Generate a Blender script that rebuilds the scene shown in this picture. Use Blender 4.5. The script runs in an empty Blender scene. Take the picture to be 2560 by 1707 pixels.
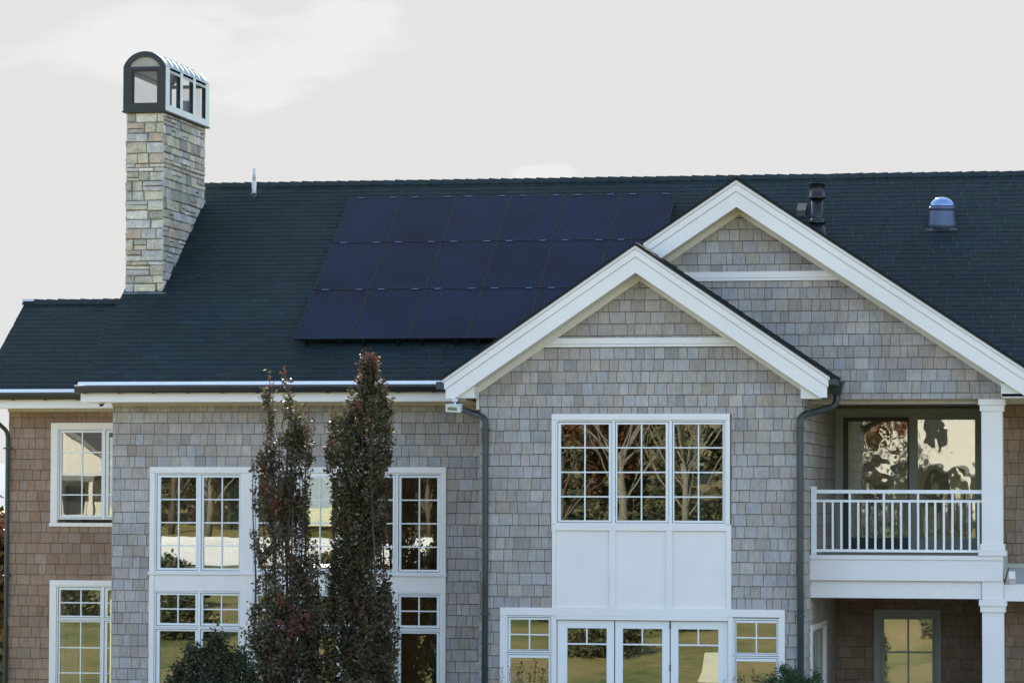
import bpy, math, random
from mathutils import Vector, Matrix, noise
R = math.radians
S = bpy.context.scene
COL = S.collection

# ------------------------------------------------------------------ materials
def newmat(name):
    m = bpy.data.materials.new(name); m.use_nodes = True
    nt = m.node_tree; nt.nodes.clear()
    out = nt.nodes.new('ShaderNodeOutputMaterial')
    return m, nt, out
def N(nt, t, **kw):
    n = nt.nodes.new(t)
    for k, v in kw.items(): setattr(n, k, v)
    return n
def noise_tex(nt, scale, detail=4, stretch=None, rough=0.55):
    tc = N(nt, 'ShaderNodeNewGeometry')
    src = tc.outputs['Position']
    if stretch:
        mp = N(nt, 'ShaderNodeMapping'); mp.inputs['Scale'].default_value = stretch
        nt.links.new(src, mp.inputs['Vector']); src = mp.outputs['Vector']
    nz = N(nt, 'ShaderNodeTexNoise'); nz.inputs['Scale'].default_value = scale
    nz.inputs['Detail'].default_value = detail; nz.inputs['Roughness'].default_value = rough
    nt.links.new(src, nz.inputs['Vector'])
    return nz.outputs['Fac']
def ramp(nt, fac, lo, hi, a=0.3, b=0.7):
    r = N(nt, 'ShaderNodeMapRange'); r.inputs['From Min'].default_value = a; r.inputs['From Max'].default_value = b
    r.inputs['To Min'].default_value = lo; r.inputs['To Max'].default_value = hi
    nt.links.new(fac, r.inputs['Value']); return r.outputs['Result']
def mul(nt, col, fac):
    v = N(nt, 'ShaderNodeVectorMath', operation='SCALE')
    nt.links.new(col, v.inputs[0]); nt.links.new(fac, v.inputs['Scale']); return v.outputs[0]
def M(name, col=None, rough=0.6, metal=0.0, var=0.12, scale=6.0, fine=0.0, stretch=None, bump=0.0, bscale=60.0, spec=0.5, tint=False, coat=0.0, trans=0.0):
    """Principled surface; the colour is a constant or the per-face 'tint' of the mesh, weathered by two noises."""
    m, nt, out = newmat(name)
    p = N(nt, 'ShaderNodeBsdfPrincipled')
    p.inputs['Roughness'].default_value = rough; p.inputs['Metallic'].default_value = metal
    p.inputs['Specular IOR Level'].default_value = spec; p.inputs['Coat Weight'].default_value = coat
    if tint:
        a = N(nt, 'ShaderNodeAttribute', attribute_name='tint'); c = a.outputs['Color']
    else:
        a = N(nt, 'ShaderNodeRGB'); a.outputs[0].default_value = (*col, 1); c = a.outputs[0]
    if var: c = mul(nt, c, ramp(nt, noise_tex(nt, scale, 5), 1 - var, 1 + var))
    if fine: c = mul(nt, c, ramp(nt, noise_tex(nt, 38, 3, stretch), 1 - fine, 1 + fine))
    nt.links.new(c, p.inputs['Base Color'])
    if bump:
        b = N(nt, 'ShaderNodeBump'); b.inputs['Strength'].default_value = bump; b.inputs['Distance'].default_value = 0.01
        nt.links.new(noise_tex(nt, bscale, 4, stretch), b.inputs['Height']); nt.links.new(b.outputs['Normal'], p.inputs['Normal'])
    if trans:
        t = N(nt, 'ShaderNodeBsdfTranslucent'); nt.links.new(c, t.inputs['Color'])
        mx = N(nt, 'ShaderNodeMixShader'); mx.inputs[0].default_value = trans
        nt.links.new(p.outputs[0], mx.inputs[1]); nt.links.new(t.outputs[0], mx.inputs[2]); nt.links.new(mx.outputs[0], out.inputs[0])
    else: nt.links.new(p.outputs[0], out.inputs[0])
    return m
def glass(name, wave, wscale, ior, tint=(0.80, 0.84, 0.80)):
    m, nt, out = newmat(name)
    fr = N(nt, 'ShaderNodeFresnel'); fr.inputs['IOR'].default_value = ior
    tr = N(nt, 'ShaderNodeBsdfTransparent'); tr.inputs['Color'].default_value = (*tint, 1)
    gl = N(nt, 'ShaderNodeBsdfGlossy'); gl.inputs['Roughness'].default_value = 0.004; gl.inputs['Color'].default_value = (0.95, 0.97, 0.95, 1)
    b = N(nt, 'ShaderNodeBump'); b.inputs['Strength'].default_value = 1.0; b.inputs['Distance'].default_value = wave
    nt.links.new(noise_tex(nt, wscale, 2, (1, 1, 0.8)), b.inputs['Height']); nt.links.new(b.outputs['Normal'], gl.inputs['Normal'])
    mx = N(nt, 'ShaderNodeMixShader')
    nt.links.new(fr.outputs[0], mx.inputs[0]); nt.links.new(tr.outputs[0], mx.inputs[1]); nt.links.new(gl.outputs[0], mx.inputs[2]); nt.links.new(mx.outputs[0], out.inputs[0])
    return m
def emit_mat(name, col, st):
    m, nt, out = newmat(name); e = N(nt, 'ShaderNodeEmission'); e.inputs[0].default_value = (*col, 1); e.inputs[1].default_value = st
    nt.links.new(e.outputs[0], out.inputs[0]); return m

MT = dict(
    shake=M('cedar_shingle', tint=True, rough=0.85, var=0.15, scale=1.5, fine=0.13, stretch=(1, 1, 0.25), bump=0.25, bscale=45, spec=0.25),
    asphalt=M('asphalt_shingle', tint=True, rough=0.8, var=0.22, scale=0.45, fine=0.20, stretch=(1, .3, .3), bump=0.3, bscale=120, spec=0.28),
    backing=M('felt_backing', (0.085, 0.080, 0.072), 0.9),
    white=M('white_paint', (0.83, 0.775, 0.735), 0.5, var=0.045, scale=1.1, fine=0.016, stretch=(1, 1, 0.3), spec=0.4, bump=0.02),
    sash=M('white_sash', (0.80, 0.80, 0.79), 0.4, var=0.02, scale=3),
    rail=M('white_rail', (0.84, 0.84, 0.83), 0.35, var=0.02),
    flash=M('pale_flashing', (0.82, 0.84, 0.84), 0.35, var=0.05, metal=0.0),
    gutter=M('dark_gutter', (0.020, 0.022, 0.026), 0.32, var=0.15, scale=4, spec=0.6),
    pipe=M('green_black_pipe', (0.040, 0.052, 0.050), 0.38, var=0.2, scale=5, spec=0.5),
    soffit=M('soffit_cream', (0.74, 0.70, 0.63), 0.6, var=0.04),
    taupe=M('taupe_trim', (0.52, 0.49, 0.42), 0.6, var=0.06),
    stone=M('field_stone', tint=True, rough=0.9, var=0.22, scale=7, fine=0.22, bump=0.7, bscale=50, spec=0.2),
    mortar=M('mortar', (0.17, 0.16, 0.15), 0.95, fine=0.2),
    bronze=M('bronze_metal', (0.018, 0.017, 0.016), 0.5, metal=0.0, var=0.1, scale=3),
    zinc_sheen=M('zinc_and_sky_sheen', (0.74, 0.79, 0.79), 0.5, metal=0.25, var=0.08, scale=4),  # canopy metal; on the chimney cap's sides its paleness paints in sky sheen
    bluelead=M('blue_lead', (0.085, 0.105, 0.165), 0.35, metal=0.4, var=0.1),
    zincroof=M('seamed_zinc', (0.42, 0.49, 0.50), 0.6, metal=0.25, var=0.1, scale=4),
    lead=M('lead_flashing', (0.42, 0.46, 0.52), 0.4, metal=0.6, var=0.15, scale=9),
    lunette=M('grey_panel', (0.36, 0.335, 0.26), 0.6, var=0.12, scale=6),
    flue=M('clay_flue', (0.30, 0.29, 0.28), 0.8, var=0.15),
    pvc=M('white_pvc', (0.76, 0.71, 0.66), 0.4, var=0.06, scale=9),
    blackpipe=M('black_stove_pipe', (0.008, 0.009, 0.010), 0.35, metal=0.0, var=0.2, spec=0.5),
    steel=M('bright_steel', (0.62, 0.63, 0.66), 0.22, metal=0.9, var=0.06),
    pframe=M('panel_frame', (0.006, 0.009, 0.016), 0.5, metal=0.0, var=0.05, spec=0.25),
    alu=M('aluminium_clip', (0.16, 0.22, 0.34), 0.3, metal=0.8, var=0.05),
    doorframe=M('painted_door_frame', (0.36, 0.355, 0.31), 0.5, var=0.05),
    darkframe=M('dark_screen_frame', (0.05, 0.05, 0.04), 0.5, var=0.08),
    plaster=M('interior_plaster', (0.52, 0.46, 0.36), 0.9, var=0.05),
    ceil=M('interior_ceiling', (0.50, 0.48, 0.42), 0.9, var=0.04),
    woodfloor=M('wood_floor', (0.16, 0.095, 0.05), 0.4, var=0.2, scale=3, stretch=(1, 8, 1), fine=0.2),
    curtain=M('linen_curtain', (0.70, 0.70, 0.64), 0.9, var=0.06, trans=0.35),
    wood=M('dark_wood', (0.10, 0.06, 0.035), 0.5, var=0.2),
    leaf=M('leaf', tint=True, rough=0.55, var=0.2, scale=9, spec=0.3, trans=0.18),
    needle=M('evergreen', tint=True, rough=0.6, var=0.25, scale=5, spec=0.3),
    bark=M('bark', (0.075, 0.060, 0.048), 0.9, var=0.3, scale=14, bump=0.5),
    birch=M('pale_bark', (0.125, 0.115, 0.09), 0.8, var=0.3, scale=8),
    stalk=M('dry_stalk', (0.34, 0.27, 0.16), 0.9, var=0.2),
    gravel=M('pale_gravel', (0.82, 0.80, 0.76), 0.9, var=0.12, scale=0.6, fine=0.12),
    paving=M('paving_stone', (0.34, 0.31, 0.28), 0.85, var=0.15, scale=1.5, fine=0.1),
    hill=M('haze_tinted_hill', (0.06, 0.10, 0.15), 0.95, var=0.2, scale=0.02),  # blue of the distance haze is mixed into the base colour
    housepaint=M('clapboard_white', (0.40, 0.39, 0.35), 0.6, var=0.05),
    houseroof=M('grey_roof', (0.10, 0.10, 0.105), 0.8, var=0.15),
    darkglass=M('dark_window', (0.02, 0.022, 0.025), 0.1, var=0.0),
    camwhite=M('camera_white', (0.70, 0.70, 0.68), 0.35, var=0.03),
    camdome=M('smoked_dome', (0.015, 0.015, 0.015), 0.08, var=0.0, spec=0.7),
    lampglass=M('flood_glass', (0.16, 0.17, 0.12), 0.1, var=0.1, coat=0.6),
    pane=glass('window_glass', 0.00035, 1.3, 2.45),
    wavy=glass('rippled_glass', 0.0022, 1.9, 2.7),
)
MT['lampshade'] = emit_mat('lit_lamp_shade', (1.0, 0.93, 0.80), 0.24)

# grass
def grass_mat():
    m, nt, out = newmat('lawn_grass'); p = N(nt, 'ShaderNodeBsdfPrincipled'); p.inputs['Roughness'].default_value = 0.9
    p.inputs['Specular IOR Level'].default_value = 0.1
    cr = N(nt, 'ShaderNodeValToRGB'); e = cr.color_ramp.elements
    e[0].position = 0.39; e[0].color = (0.075, 0.100, 0.030, 1); e[1].position = 0.63; e[1].color = (0.25, 0.190, 0.088, 1)
    x = e.new(0.5); x.color = (0.18, 0.163, 0.065, 1)
    nt.links.new(noise_tex(nt, 0.22, 9, (1.0, 0.7, 1.0), 0.72), cr.inputs[0])
    c = mul(nt, cr.outputs[0], ramp(nt, noise_tex(nt, 7, 4), 0.75, 1.25))
    nt.links.new(c, p.inputs['Base Color']); nt.links.new(p.outputs[0], out.inputs[0]); return m
MT['grass'] = grass_mat()
# solar cells: fine bus bars up the slope in the panel's own coordinates
def cell_mat():
    m, nt, out = newmat('solar_cells'); p = N(nt, 'ShaderNodeBsdfPrincipled')
    p.inputs['Roughness'].default_value = 0.30; p.inputs['Specular IOR Level'].default_value = 0.05
    tc = N(nt, 'ShaderNodeTexCoord'); sx = N(nt, 'ShaderNodeSeparateXYZ'); nt.links.new(tc.outputs['Object'], sx.inputs[0])
    def lines(o, period, width):
        a = N(nt, 'ShaderNodeMath', operation='DIVIDE'); nt.links.new(o, a.inputs[0]); a.inputs[1].default_value = period
        f = N(nt, 'ShaderNodeMath', operation='FRACT'); nt.links.new(a.outputs[0], f.inputs[0])
        l = N(nt, 'ShaderNodeMath', operation='LESS_THAN'); nt.links.new(f.outputs[0], l.inputs[0]); l.inputs[1].default_value = width; return l.outputs[0]
    v = lines(sx.outputs[0], 0.0455, 0.34); hh = lines(sx.outputs[1], 0.149, 0.03)
    mxm = N(nt, 'ShaderNodeMath', operation='MAXIMUM'); nt.links.new(v, mxm.inputs[0]); nt.links.new(hh, mxm.inputs[1])
    mix = N(nt, 'ShaderNodeMix', data_type='RGBA'); mix.inputs['A'].default_value = (0.0008, 0.005, 0.017, 1); mix.inputs['B'].default_value = (0.006, 0.023, 0.056, 1)
    nt.links.new(mxm.outputs[0], mix.inputs['Factor'])
    c = mul(nt, mix.outputs['Result'], ramp(nt, noise_tex(nt, 0.8, 5), 0.55, 1.45))
    nt.links.new(c, p.inputs['Base Color']); nt.links.new(p.outputs[0], out.inputs[0]); return m
MT['cells'] = cell_mat()
# woven wire screen: half open
def mesh_mat():
    m, nt, out = newmat('wire_mesh'); d = N(nt, 'ShaderNodeBsdfDiffuse'); d.inputs[0].default_value = (0.38, 0.39, 0.40, 1)
    t = N(nt, 'ShaderNodeBsdfTransparent'); mx = N(nt, 'ShaderNodeMixShader')
    g = N(nt, 'ShaderNodeTexCoord'); w = N(nt, 'ShaderNodeTexChecker'); w.inputs['Scale'].default_value = 70
    nt.links.new(g.outputs['Object'], w.inputs['Vector'])
    r = N(nt, 'ShaderNodeMapRange'); r.inputs['To Min'].default_value = 0.06; r.inputs['To Max'].default_value = 0.24
    nt.links.new(w.outputs['Fac'], r.inputs['Value'])
    nt.links.new(r.outputs[0], mx.inputs[0]); nt.links.new(t.outputs[0], mx.inputs[1]); nt.links.new(d.outputs[0], mx.inputs[2]); nt.links.new(mx.outputs[0], out.inputs[0]); return m
MT['screen'] = mesh_mat()

# ------------------------------------------------------------------ objects
def tag(o, label=None, cat=None, group=None, kind=None):
    if label: o['label'] = label
    if cat: o['category'] = cat
    if group: o['group'] = group
    if kind: o['kind'] = kind
    return o
def thing(name, loc, label, cat, group=None):
    o = bpy.data.objects.new(name, None); COL.objects.link(o); o.location = loc; o.empty_display_size = 0.2
    return tag(o, label, cat, group)
def base_of(o):
    v = Vector((0, 0, 0))
    while o: v += o.location; o = o.parent
    return v
def clip(poly, a, b, c):
    out = []
    for i in range(len(poly)):
        p, q = poly[i], poly[(i + 1) % len(poly)]
        dp, dq = a * p[0] + b * p[1] - c, a * q[0] + b * q[1] - c
        if dp >= 0: out.append(p)
        if (dp > 0 and dq < 0) or (dp < 0 and dq > 0):
            t = dp / (dp - dq); out.append((p[0] + t * (q[0] - p[0]), p[1] + t * (q[1] - p[1])))
    return out
def clip_convex(poly, region):
    """region: counter-clockwise convex polygon"""
    for i in range(len(region)):
        (x0, y0), (x1, y1) = region[i], region[(i + 1) % len(region)]
        a, b = -(y1 - y0), (x1 - x0)
        poly = clip(poly, a, b, a * x0 + b * y0)
        if len(poly) < 3: return []
    return poly
def minus(rects, h):
    out = []
    for (a, b, c, d) in rects:
        e, f, g, i = h
        if f <= a or e >= b or i <= c or g >= d: out.append((a, b, c, d)); continue
        if e > a: out.append((a, e, c, d))
        if f < b: out.append((f, b, c, d))
        l, r = max(a, e), min(b, f)
        if g > c: out.append((l, r, c, g))
        if i < d: out.append((l, r, i, d))
    return [q for q in out if q[1] - q[0] > 0.004 and q[3] - q[2] > 0.004]
class B:
    def __init__(s): s.v = []; s.f = []; s.t = []; s.cur = (0.5, 0.5, 0.5); s.smooth = set()
    def face(s, pts, tint=None):
        i = len(s.v); s.v += [tuple(p) for p in pts]; s.f.append(tuple(range(i, i + len(pts)))); s.t.append(tint or s.cur)
    def hull(s, a, b):
        """two equal rings a (front) and b (back) joined into a closed solid"""
        n = len(a); i = len(s.v); s.v += [tuple(p) for p in a] + [tuple(p) for p in b]
        s.f.append(tuple(range(i, i + n))); s.f.append(tuple(range(i + 2 * n - 1, i + n - 1, -1)))
        s.t += [s.cur] * (n + 2)
        for k in range(n): j = (k + 1) % n; s.f.append((i + k, i + n + k, i + n + j, i + j))
    def box(s, x0, x1, y0, y1, z0, z1, bev=0.0):
        if bev:
            g = bev; ring = lambda y, e: [(x0 + e, y, z0 + e), (x1 - e, y, z0 + e), (x1 - e, y, z1 - e), (x0 + e, y, z1 - e)]
            s.hull(ring(y0 + g, 0), ring(y1, 0))
            r0, r1 = ring(y0, g), ring(y0 + g, 0)
            s.face(r0)
            for k in range(4): j = (k + 1) % 4; s.face([r0[k], r1[k], r1[j], r0[j]])
        else: s.hull([(x0, y0, z0), (x1, y0, z0), (x1, y0, z1), (x0, y0, z1)], [(x0, y1, z0), (x1, y1, z0), (x1, y1, z1), (x0, y1, z1)])
        return s
    def prism(s, poly, y0, y1):
        if len(poly) >= 3: s.hull([(x, y0, z) for x, z in poly], [(x, y1, z) for x, z in poly])
        return s
    def prism_x(s, poly, x0, x1):
        s.hull([(x0, y, z) for y, z in poly], [(x1, y, z) for y, z in poly]); return s
    def ring(s, x0, x1, z0, z1, w, y0, y1, wb=None):
        """a rectangular frame of width w (bottom wb)"""
        wb = w if wb is None else wb
        s.box(x0, x0 + w, y0, y1, z0, z1); s.box(x1 - w, x1, y0, y1, z0, z1)
        s.box(x0 + w, x1 - w, y0, y1, z1 - w, z1); s.box(x0 + w, x1 - w, y0, y1, z0, z0 + wb); return s
    def tube(s, pts, rad, n=12, caps=True, sm=True):
        pts = [Vector(p) for p in pts]; rr = rad if isinstance(rad, (list, tuple)) else [rad] * len(pts)
        i0 = len(s.v); up = None
        for k, p in enumerate(pts):
            d = (pts[min(k + 1, len(pts) - 1)] - pts[max(k - 1, 0)]).normalized()
            if up is None: up = d.orthogonal().normalized()
            up = (up - d * up.dot(d)).normalized(); w = d.cross(up)
            for j in range(n):
                a = 2 * math.pi * j / n; s.v.append(tuple(p + (up * math.cos(a) + w * math.sin(a)) * rr[k]))
        for k in range(len(pts) - 1):
            for j in range(n):
                a, b = i0 + k * n + j, i0 + k * n + (j + 1) % n
                if sm: s.smooth.add(len(s.f))
                s.f.append((a, b, b + n, a + n)); s.t.append(s.cur)
        if caps:
            s.f.append(tuple(range(i0 + n - 1, i0 - 1, -1))); s.f.append(tuple(range(len(s.v) - n, len(s.v)))); s.t += [s.cur] * 2
        return s
    def lathe(s, prof, c, n=28):
        i0 = len(s.v)
        for r, z in prof:
            for j in range(n):
                a = 2 * math.pi * j / n; s.v.append((c[0] + r * math.cos(a), c[1] + r * math.sin(a), c[2] + z))
        for k in range(len(prof) - 1):
            for j in range(n):
                a, b = i0 + k * n + j, i0 + k * n + (j + 1) % n
                s.smooth.add(len(s.f)); s.f.append((a, b, b + n, a + n)); s.t.append(s.cur)
        s.f.append(tuple(range(i0 + n - 1, i0 - 1, -1))); s.f.append(tuple(range(len(s.v) - n, len(s.v)))); s.t += [s.cur] * 2
        return s
    def build(s, name, mat, parent=None, label=None):
        me = bpy.data.meshes.new(name); o = bpy.data.objects.new(name, me); COL.objects.link(o)
        off = Vector((0, 0, 0))
        if parent: o.parent = parent; off = base_of(parent)
        me.from_pydata([tuple(Vector(p) - off) for p in s.v], [], s.f); me.materials.append(MT[mat] if isinstance(mat, str) else mat)
        at = me.attributes.new('tint', 'FLOAT_COLOR', 'FACE')
        at.data.foreach_set('color', [c for t in s.t for c in (t[0], t[1], t[2], 1.0)])
        if s.smooth: me.polygons.foreach_set('use_smooth', [i in s.smooth for i in range(len(s.f))])
        me.update()
        if label: o['label'] = label
        return o
def field(b, O, U, V, NN, region, holes, h, wr, t0, t1, v_phase, seed, tints, gap=0.006, vgap=0.0, jit=0.0015, top=0.0):
    """rows of overlapping shingles, one wedge per shingle, on the plane O + u U + v V with outward normal NN"""
    rnd = random.Random(seed); O, U, V, NN = Vector(O), Vector(U), Vector(V), Vector(NN)
    us = [p[0] for p in region]; vs = [p[1] for p in region]; u0, u1, vmin, vmax = min(us), max(us), min(vs), max(vs)
    k = math.floor((vmin - v_phase) / h)
    while v_phase + k * h < vmax:
        v0 = v_phase + k * h; k += 1
        u = u0 - rnd.uniform(0, wr[1])
        while u < u1:
            w = rnd.uniform(*wr)
            if rnd.random() < 0.18: w *= rnd.uniform(0.6, 0.8)
            rects = [(max(u, u0), min(u + w - gap, u1), max(v0 + rnd.uniform(0, vgap), vmin), min(v0 + h - top, vmax))]
            u += w
            if rects[0][1] - rects[0][0] < 0.01 or rects[0][3] - rects[0][2] < 0.01: continue
            for hl in holes: rects = minus(rects, hl)
            tint = tints(rnd); ex = rnd.uniform(-jit, jit); b.cur = tint
            for (a, c, d, e) in rects:
                poly = clip_convex([(a, d), (c, d), (c, e), (a, e)], region)
                if len(poly) < 3: continue
                fr = []; bk = []
                for (pu, pv) in poly:
                    n = t0 + ex + (pv - v0) / h * (t1 - t0); P = O + U * pu + V * pv
                    fr.append(P + NN * n); bk.append(P)
                n = len(fr); i = len(b.v); b.v += [tuple(p) for p in fr + bk]
                b.f.append(tuple(range(i, i + n))); b.t += [tint] * (n + 1)
                for q in range(n): j = (q + 1) % n; b.f.append((i + q, i + n + q, i + n + j, i + j))
    return b
def sheet(b, O, U, V, NN, region, holes, th):
    """the wall or deck behind the shingles: a slab of thickness th going inwards, with openings"""
    O, U, V, NN = Vector(O), Vector(U), Vector(V), Vector(NN)
    us = [p[0] for p in region]; vs = [p[1] for p in region]
    rects = [(min(us), max(us), min(vs), max(vs))]
    for hl in holes: rects = minus(rects, hl)
    for (a, c, d, e) in rects:
        poly = clip_convex([(a, d), (c, d), (c, e), (a, e)], region)
        if len(poly) >= 3: b.hull([O + U * p + V * q for p, q in poly], [O + U * p + V * q - NN * th for p, q in poly])
    return b
def shake_tint(rnd):
    g = rnd.gauss(0.352, 0.026); w = rnd.uniform(-0.016, 0.022)
    if rnd.random() < 0.06: g *= 0.86
    if rnd.random() < 0.03: w += 0.02
    if rnd.random() < 0.24: return (g * .97 + 0.048, g * .97 - 0.004, g * .97 - 0.045)      # browner boards
    return (g + w + 0.030, g - 0.004, g - w - 0.024)
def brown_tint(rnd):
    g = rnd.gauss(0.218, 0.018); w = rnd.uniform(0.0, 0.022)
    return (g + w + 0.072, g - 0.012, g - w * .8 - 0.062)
def roof_tint(rnd):
    g = max(0.018, rnd.gauss(0.0275, 0.0022))
    if rnd.random() < 0.06: g *= 1.12
    c = rnd.random()
    return (g * 0.36, g * 0.76, g * 0.88) if c > 0.3 else (g * 0.36, g * 0.82, g * 0.72)
XU, ZU, YN = (1, 0, 0), (0, 0, 1), (0, -1, 0)

# ------------------------------------------------------------------ HOUSE
house = thing('house', (0, 0, 0), 'long grey shingled house with dark roofs, two white-trimmed gables and a balcony', 'house')
KS = 0.68                                                             # main roof pitch

def wall(Y, region, holes, phase, seed, t_in=0.14, h=0.176, tint=shake_tint):
    bk = sheet(B(), (0, Y, 0), XU, ZU, YN, region, holes, t_in).build('wall_backing', 'backing', house)
    f = field(B(), (0, Y - 0.002, 0), XU, ZU, YN, region, holes, h, (0.12, 0.245), 0.021, 0.006, phase, seed, tint, gap=0.007, top=0.006, vgap=0.005)
    return f.build('shingle_wall', 'shake', house)
# openings
G_WIN = (-1.253, 1.433, 2.60, 5.493); G_DOOR = (-2.03, 2.224, 0.10, 2.619)
M_WIN = (-8.06, -3.268, 0.35, 4.716)
W_UP = (-10.704, -8.72, 3.736, 5.48); W_LO = (-10.704, -8.72, 0.55, 2.836)
KG = 0.681; GX = 0.07; GA = 7.462
wall(0.0, [(-2.345, 0), (2.485, 0), (2.485, GA + 0.03 - KG * 2.415), (GX, GA + 0.03), (-2.345, GA + 0.03 - KG * 2.415)], [G_WIN, G_DOOR], 0.142, 1)
wall(2.0, [(-8.684, 0), (-2.3, 0), (-2.3, 5.70), (-8.684, 5.70)], [M_WIN], 0.130, 2)
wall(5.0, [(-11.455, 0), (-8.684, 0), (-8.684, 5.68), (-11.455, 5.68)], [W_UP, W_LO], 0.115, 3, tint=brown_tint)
KR = 0.667; RX = 1.452; RA = 8.501
wall(0.90, [(0.0, 5.727), (5.344, 5.727), (5.344, RA + .03 - KR * 3.892), (RX, RA + .03), (0.0, RA + .03 - KR * 1.452)], [], 0.012, 4)
# side wall of the front gable block towards the porch, with the narrow side window near its front
def side_wall():
    O = (2.485, 0, 0); hole = (0.93, 3.38, 0.3, 2.36)
    reg = [(0, 0), (5.2, 0), (5.2, 5.72), (0, 5.72)]
    sheet(B(), O, (0, 1, 0), ZU, XU, reg, [hole], 0.14).build('wall_backing', 'backing', house)
    field(B(), (2.487, 0, 0), (0, 1, 0), ZU, XU, [(0.0, 0), (5.2, 0), (5.2, 5.72), (0.0, 5.72)], [hole], 0.176, (0.12, 0.245), 0.021, 0.006, 0.142, 5, shake_tint, gap=0.007, top=0.006, vgap=0.005).build('shingle_wall', 'shake', house)
side_wall()
SL = (2.50, 4.87, 3.30, 5.70); LB = (3.117, 4.194, 0.25, 2.466)
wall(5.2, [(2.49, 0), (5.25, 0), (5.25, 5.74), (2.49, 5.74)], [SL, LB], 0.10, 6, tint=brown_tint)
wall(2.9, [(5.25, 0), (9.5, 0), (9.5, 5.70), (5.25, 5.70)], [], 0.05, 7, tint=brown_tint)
# plain walls that close the house: wing end, main block end, back
for q in ((-11.455, -11.32, 5.14, 8.6, 0, 6.0), (-8.684, -8.56, 2.14, 11.4, 0, 5.9), (5.25, 5.38, 3.04, 5.34, 0, 5.74), (-2.345, -2.22, 0.14, 2.0, 0, 5.8)): B().box(*q).build('end_wall', 'taupe', house)
bw = [(-4.6, -3.2, 0.5, 2.35), (-3.9, -3.0, 3.7, 5.2), (-8.0, -6.9, 3.7, 5.2), (1.0, 2.0, .6, 2.2)]
sheet(B(), (0, 11.4, 0), XU, ZU, YN, [(-8.6, 0), (9.5, 0), (9.5, 5.9), (-8.6, 5.9)], bw, 0.15).build('back_wall', 'plaster', house)
sheet(B(), (0, 8.6, 0), XU, ZU, YN, [(-11.4, 0), (-8.6, 0), (-8.6, 5.9), (-11.4, 5.9)], [(-11.0, -10.2, 0.9, 2.4), (-10.9, -9.9, 3.9, 5.3)], 0.15).build('back_wall', 'plaster', house)
# gable-end walls of the attics behind the rakes
def tri_wall(x, y0, y1, z0, ym, zm):
    b = B(); b.prism_x([(y0, z0), (y1, z0), (ym, zm)], x, x + 0.1); b.build('attic_wall', 'taupe', house)
tri_wall(-8.684, 2.0, 11.4, 5.72, 6.7, 9.2); tri_wall(-11.455, 5.0, 8.6, 5.72, 6.79, 7.4)

# ---- rooms
b = B(); b.box(-8.56, 2.34, 2.16, 11.4, 2.86, 3.02); b.box(-2.2, 2.34, 0.16, 2.16, 2.86, 3.02); b.box(-11.3, -8.70, 5.16, 8.6, 2.9, 3.05); b.box(2.5, 9.5, 5.36, 11.4, 2.86, 3.02)
b.box(-8.56, 2.34, 2.16, 11.4, 0.02, 0.15); b.box(-2.2, 2.34, 0.16, 2.16, 0.02, 0.15); b.box(-11.3, -8.70, 5.16, 8.6, 0.02, 0.15); b.box(2.5, 9.5, 5.36, 11.4, 0.02, 0.15)
b.build('room_floor', 'woodfloor', house)
b = B(); b.box(-8.56, 2.34, 2.16, 11.4, 5.70, 5.78); b.box(-2.2, 2.34, 0.16, 2.16, 5.60, 5.68); b.box(-11.3, -8.70, 5.16, 8.6, 5.62, 5.7); b.box(2.5, 9.5, 5.36, 11.4, 5.75, 5.83)
b.box(-8.56, 2.34, 2.16, 11.4, 2.80, 2.855); b.box(-2.2, 2.34, 0.16, 2.16, 2.80, 2.855)
b.build('room_ceiling', 'ceil', house)
b = B(); b.box(-2.6, -2.45, 2.16, 11.2, 0.15, 2.8); b.box(-2.6, -2.45, 2.16, 11.2, 3.02, 5.7)
b.box(-6.2, -6.05, 6.5, 11.2, 3.02, 5.7); b.box(-8.4, -6.9, 7.4, 7.5, 0.15, 2.8); b.box(0.4, 1.25, 5.6, 5.75, 0.15, 2.8); b.box(1.35, 2.34, 3.4, 3.55, 0.15, 2.8)
b.box(-2.4, 2.3, 7.5, 7.6, 3.02, 5.6); b.box(2.36, 2.48, 5.36, 11.3, 0.15, 5.7)
b.build('room_partition', 'plaster', house)

# ---- gable trims
def chev(b, cx, za, k, xl, xr, o0, o1, y0, y1, zmin=-9, kr=None):
    kr = kr or k
    for x, kk in ((xl, k), (xr, kr)):
        p = [(cx, za - o0), (x, za - o0 - kk * abs(x - cx)), (x, za - o1 - kk * abs(x - cx)), (cx, za - o1)]
        p = clip(p, 0, 1, zmin)
        if x < cx: p = p[::-1]
        b.prism(p[::-1], y0, y1)
    return b
def gable(cx, za, k, xl, xr, yf, zmin, wa, yw, xl2, xr2):
    b = B()
    chev(b, cx, za, k, xl - .04, xr + .04, 0.0, 0.048, yf - 0.028, yf + 0.02)
    chev(b, cx, za, k, xl - .02, xr + .02, 0.056, 0.164, yf - 0.015, yf + 0.02, zmin + 0.14)
    chev(b, cx, za, k, xl, xr, 0.174, 0.400, yf, yf + 0.020, zmin)
    chev(b, cx, za, k, xl, xr, 0.004, 0.396, yf + 0.021, yf + 0.035, zmin + .01)
    b.build('rake_board', 'white', house)
    b = B(); chev(b, cx, za - 0.36, k, xl, xr, 0.0, 0.035, yf + 0.035, yw, zmin + .02)
    b.build('soffit', 'soffit', house)
    b = B(); chev(b, cx, wa, k, xl2, xr2, -0.10, 0.0, yw - 0.055, yw + 0.002)
    b.build('frieze_board', 'soffit', house)
gable(GX, 7.957, KG, -2.775, 2.885, -0.47, 5.712, GA, 0.0, -2.36, 2.50)
gable(RX, 8.986, KR, 0.10, 6.15, 0.45, 5.70, RA, 0.9, 0.25, 5.36)
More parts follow.
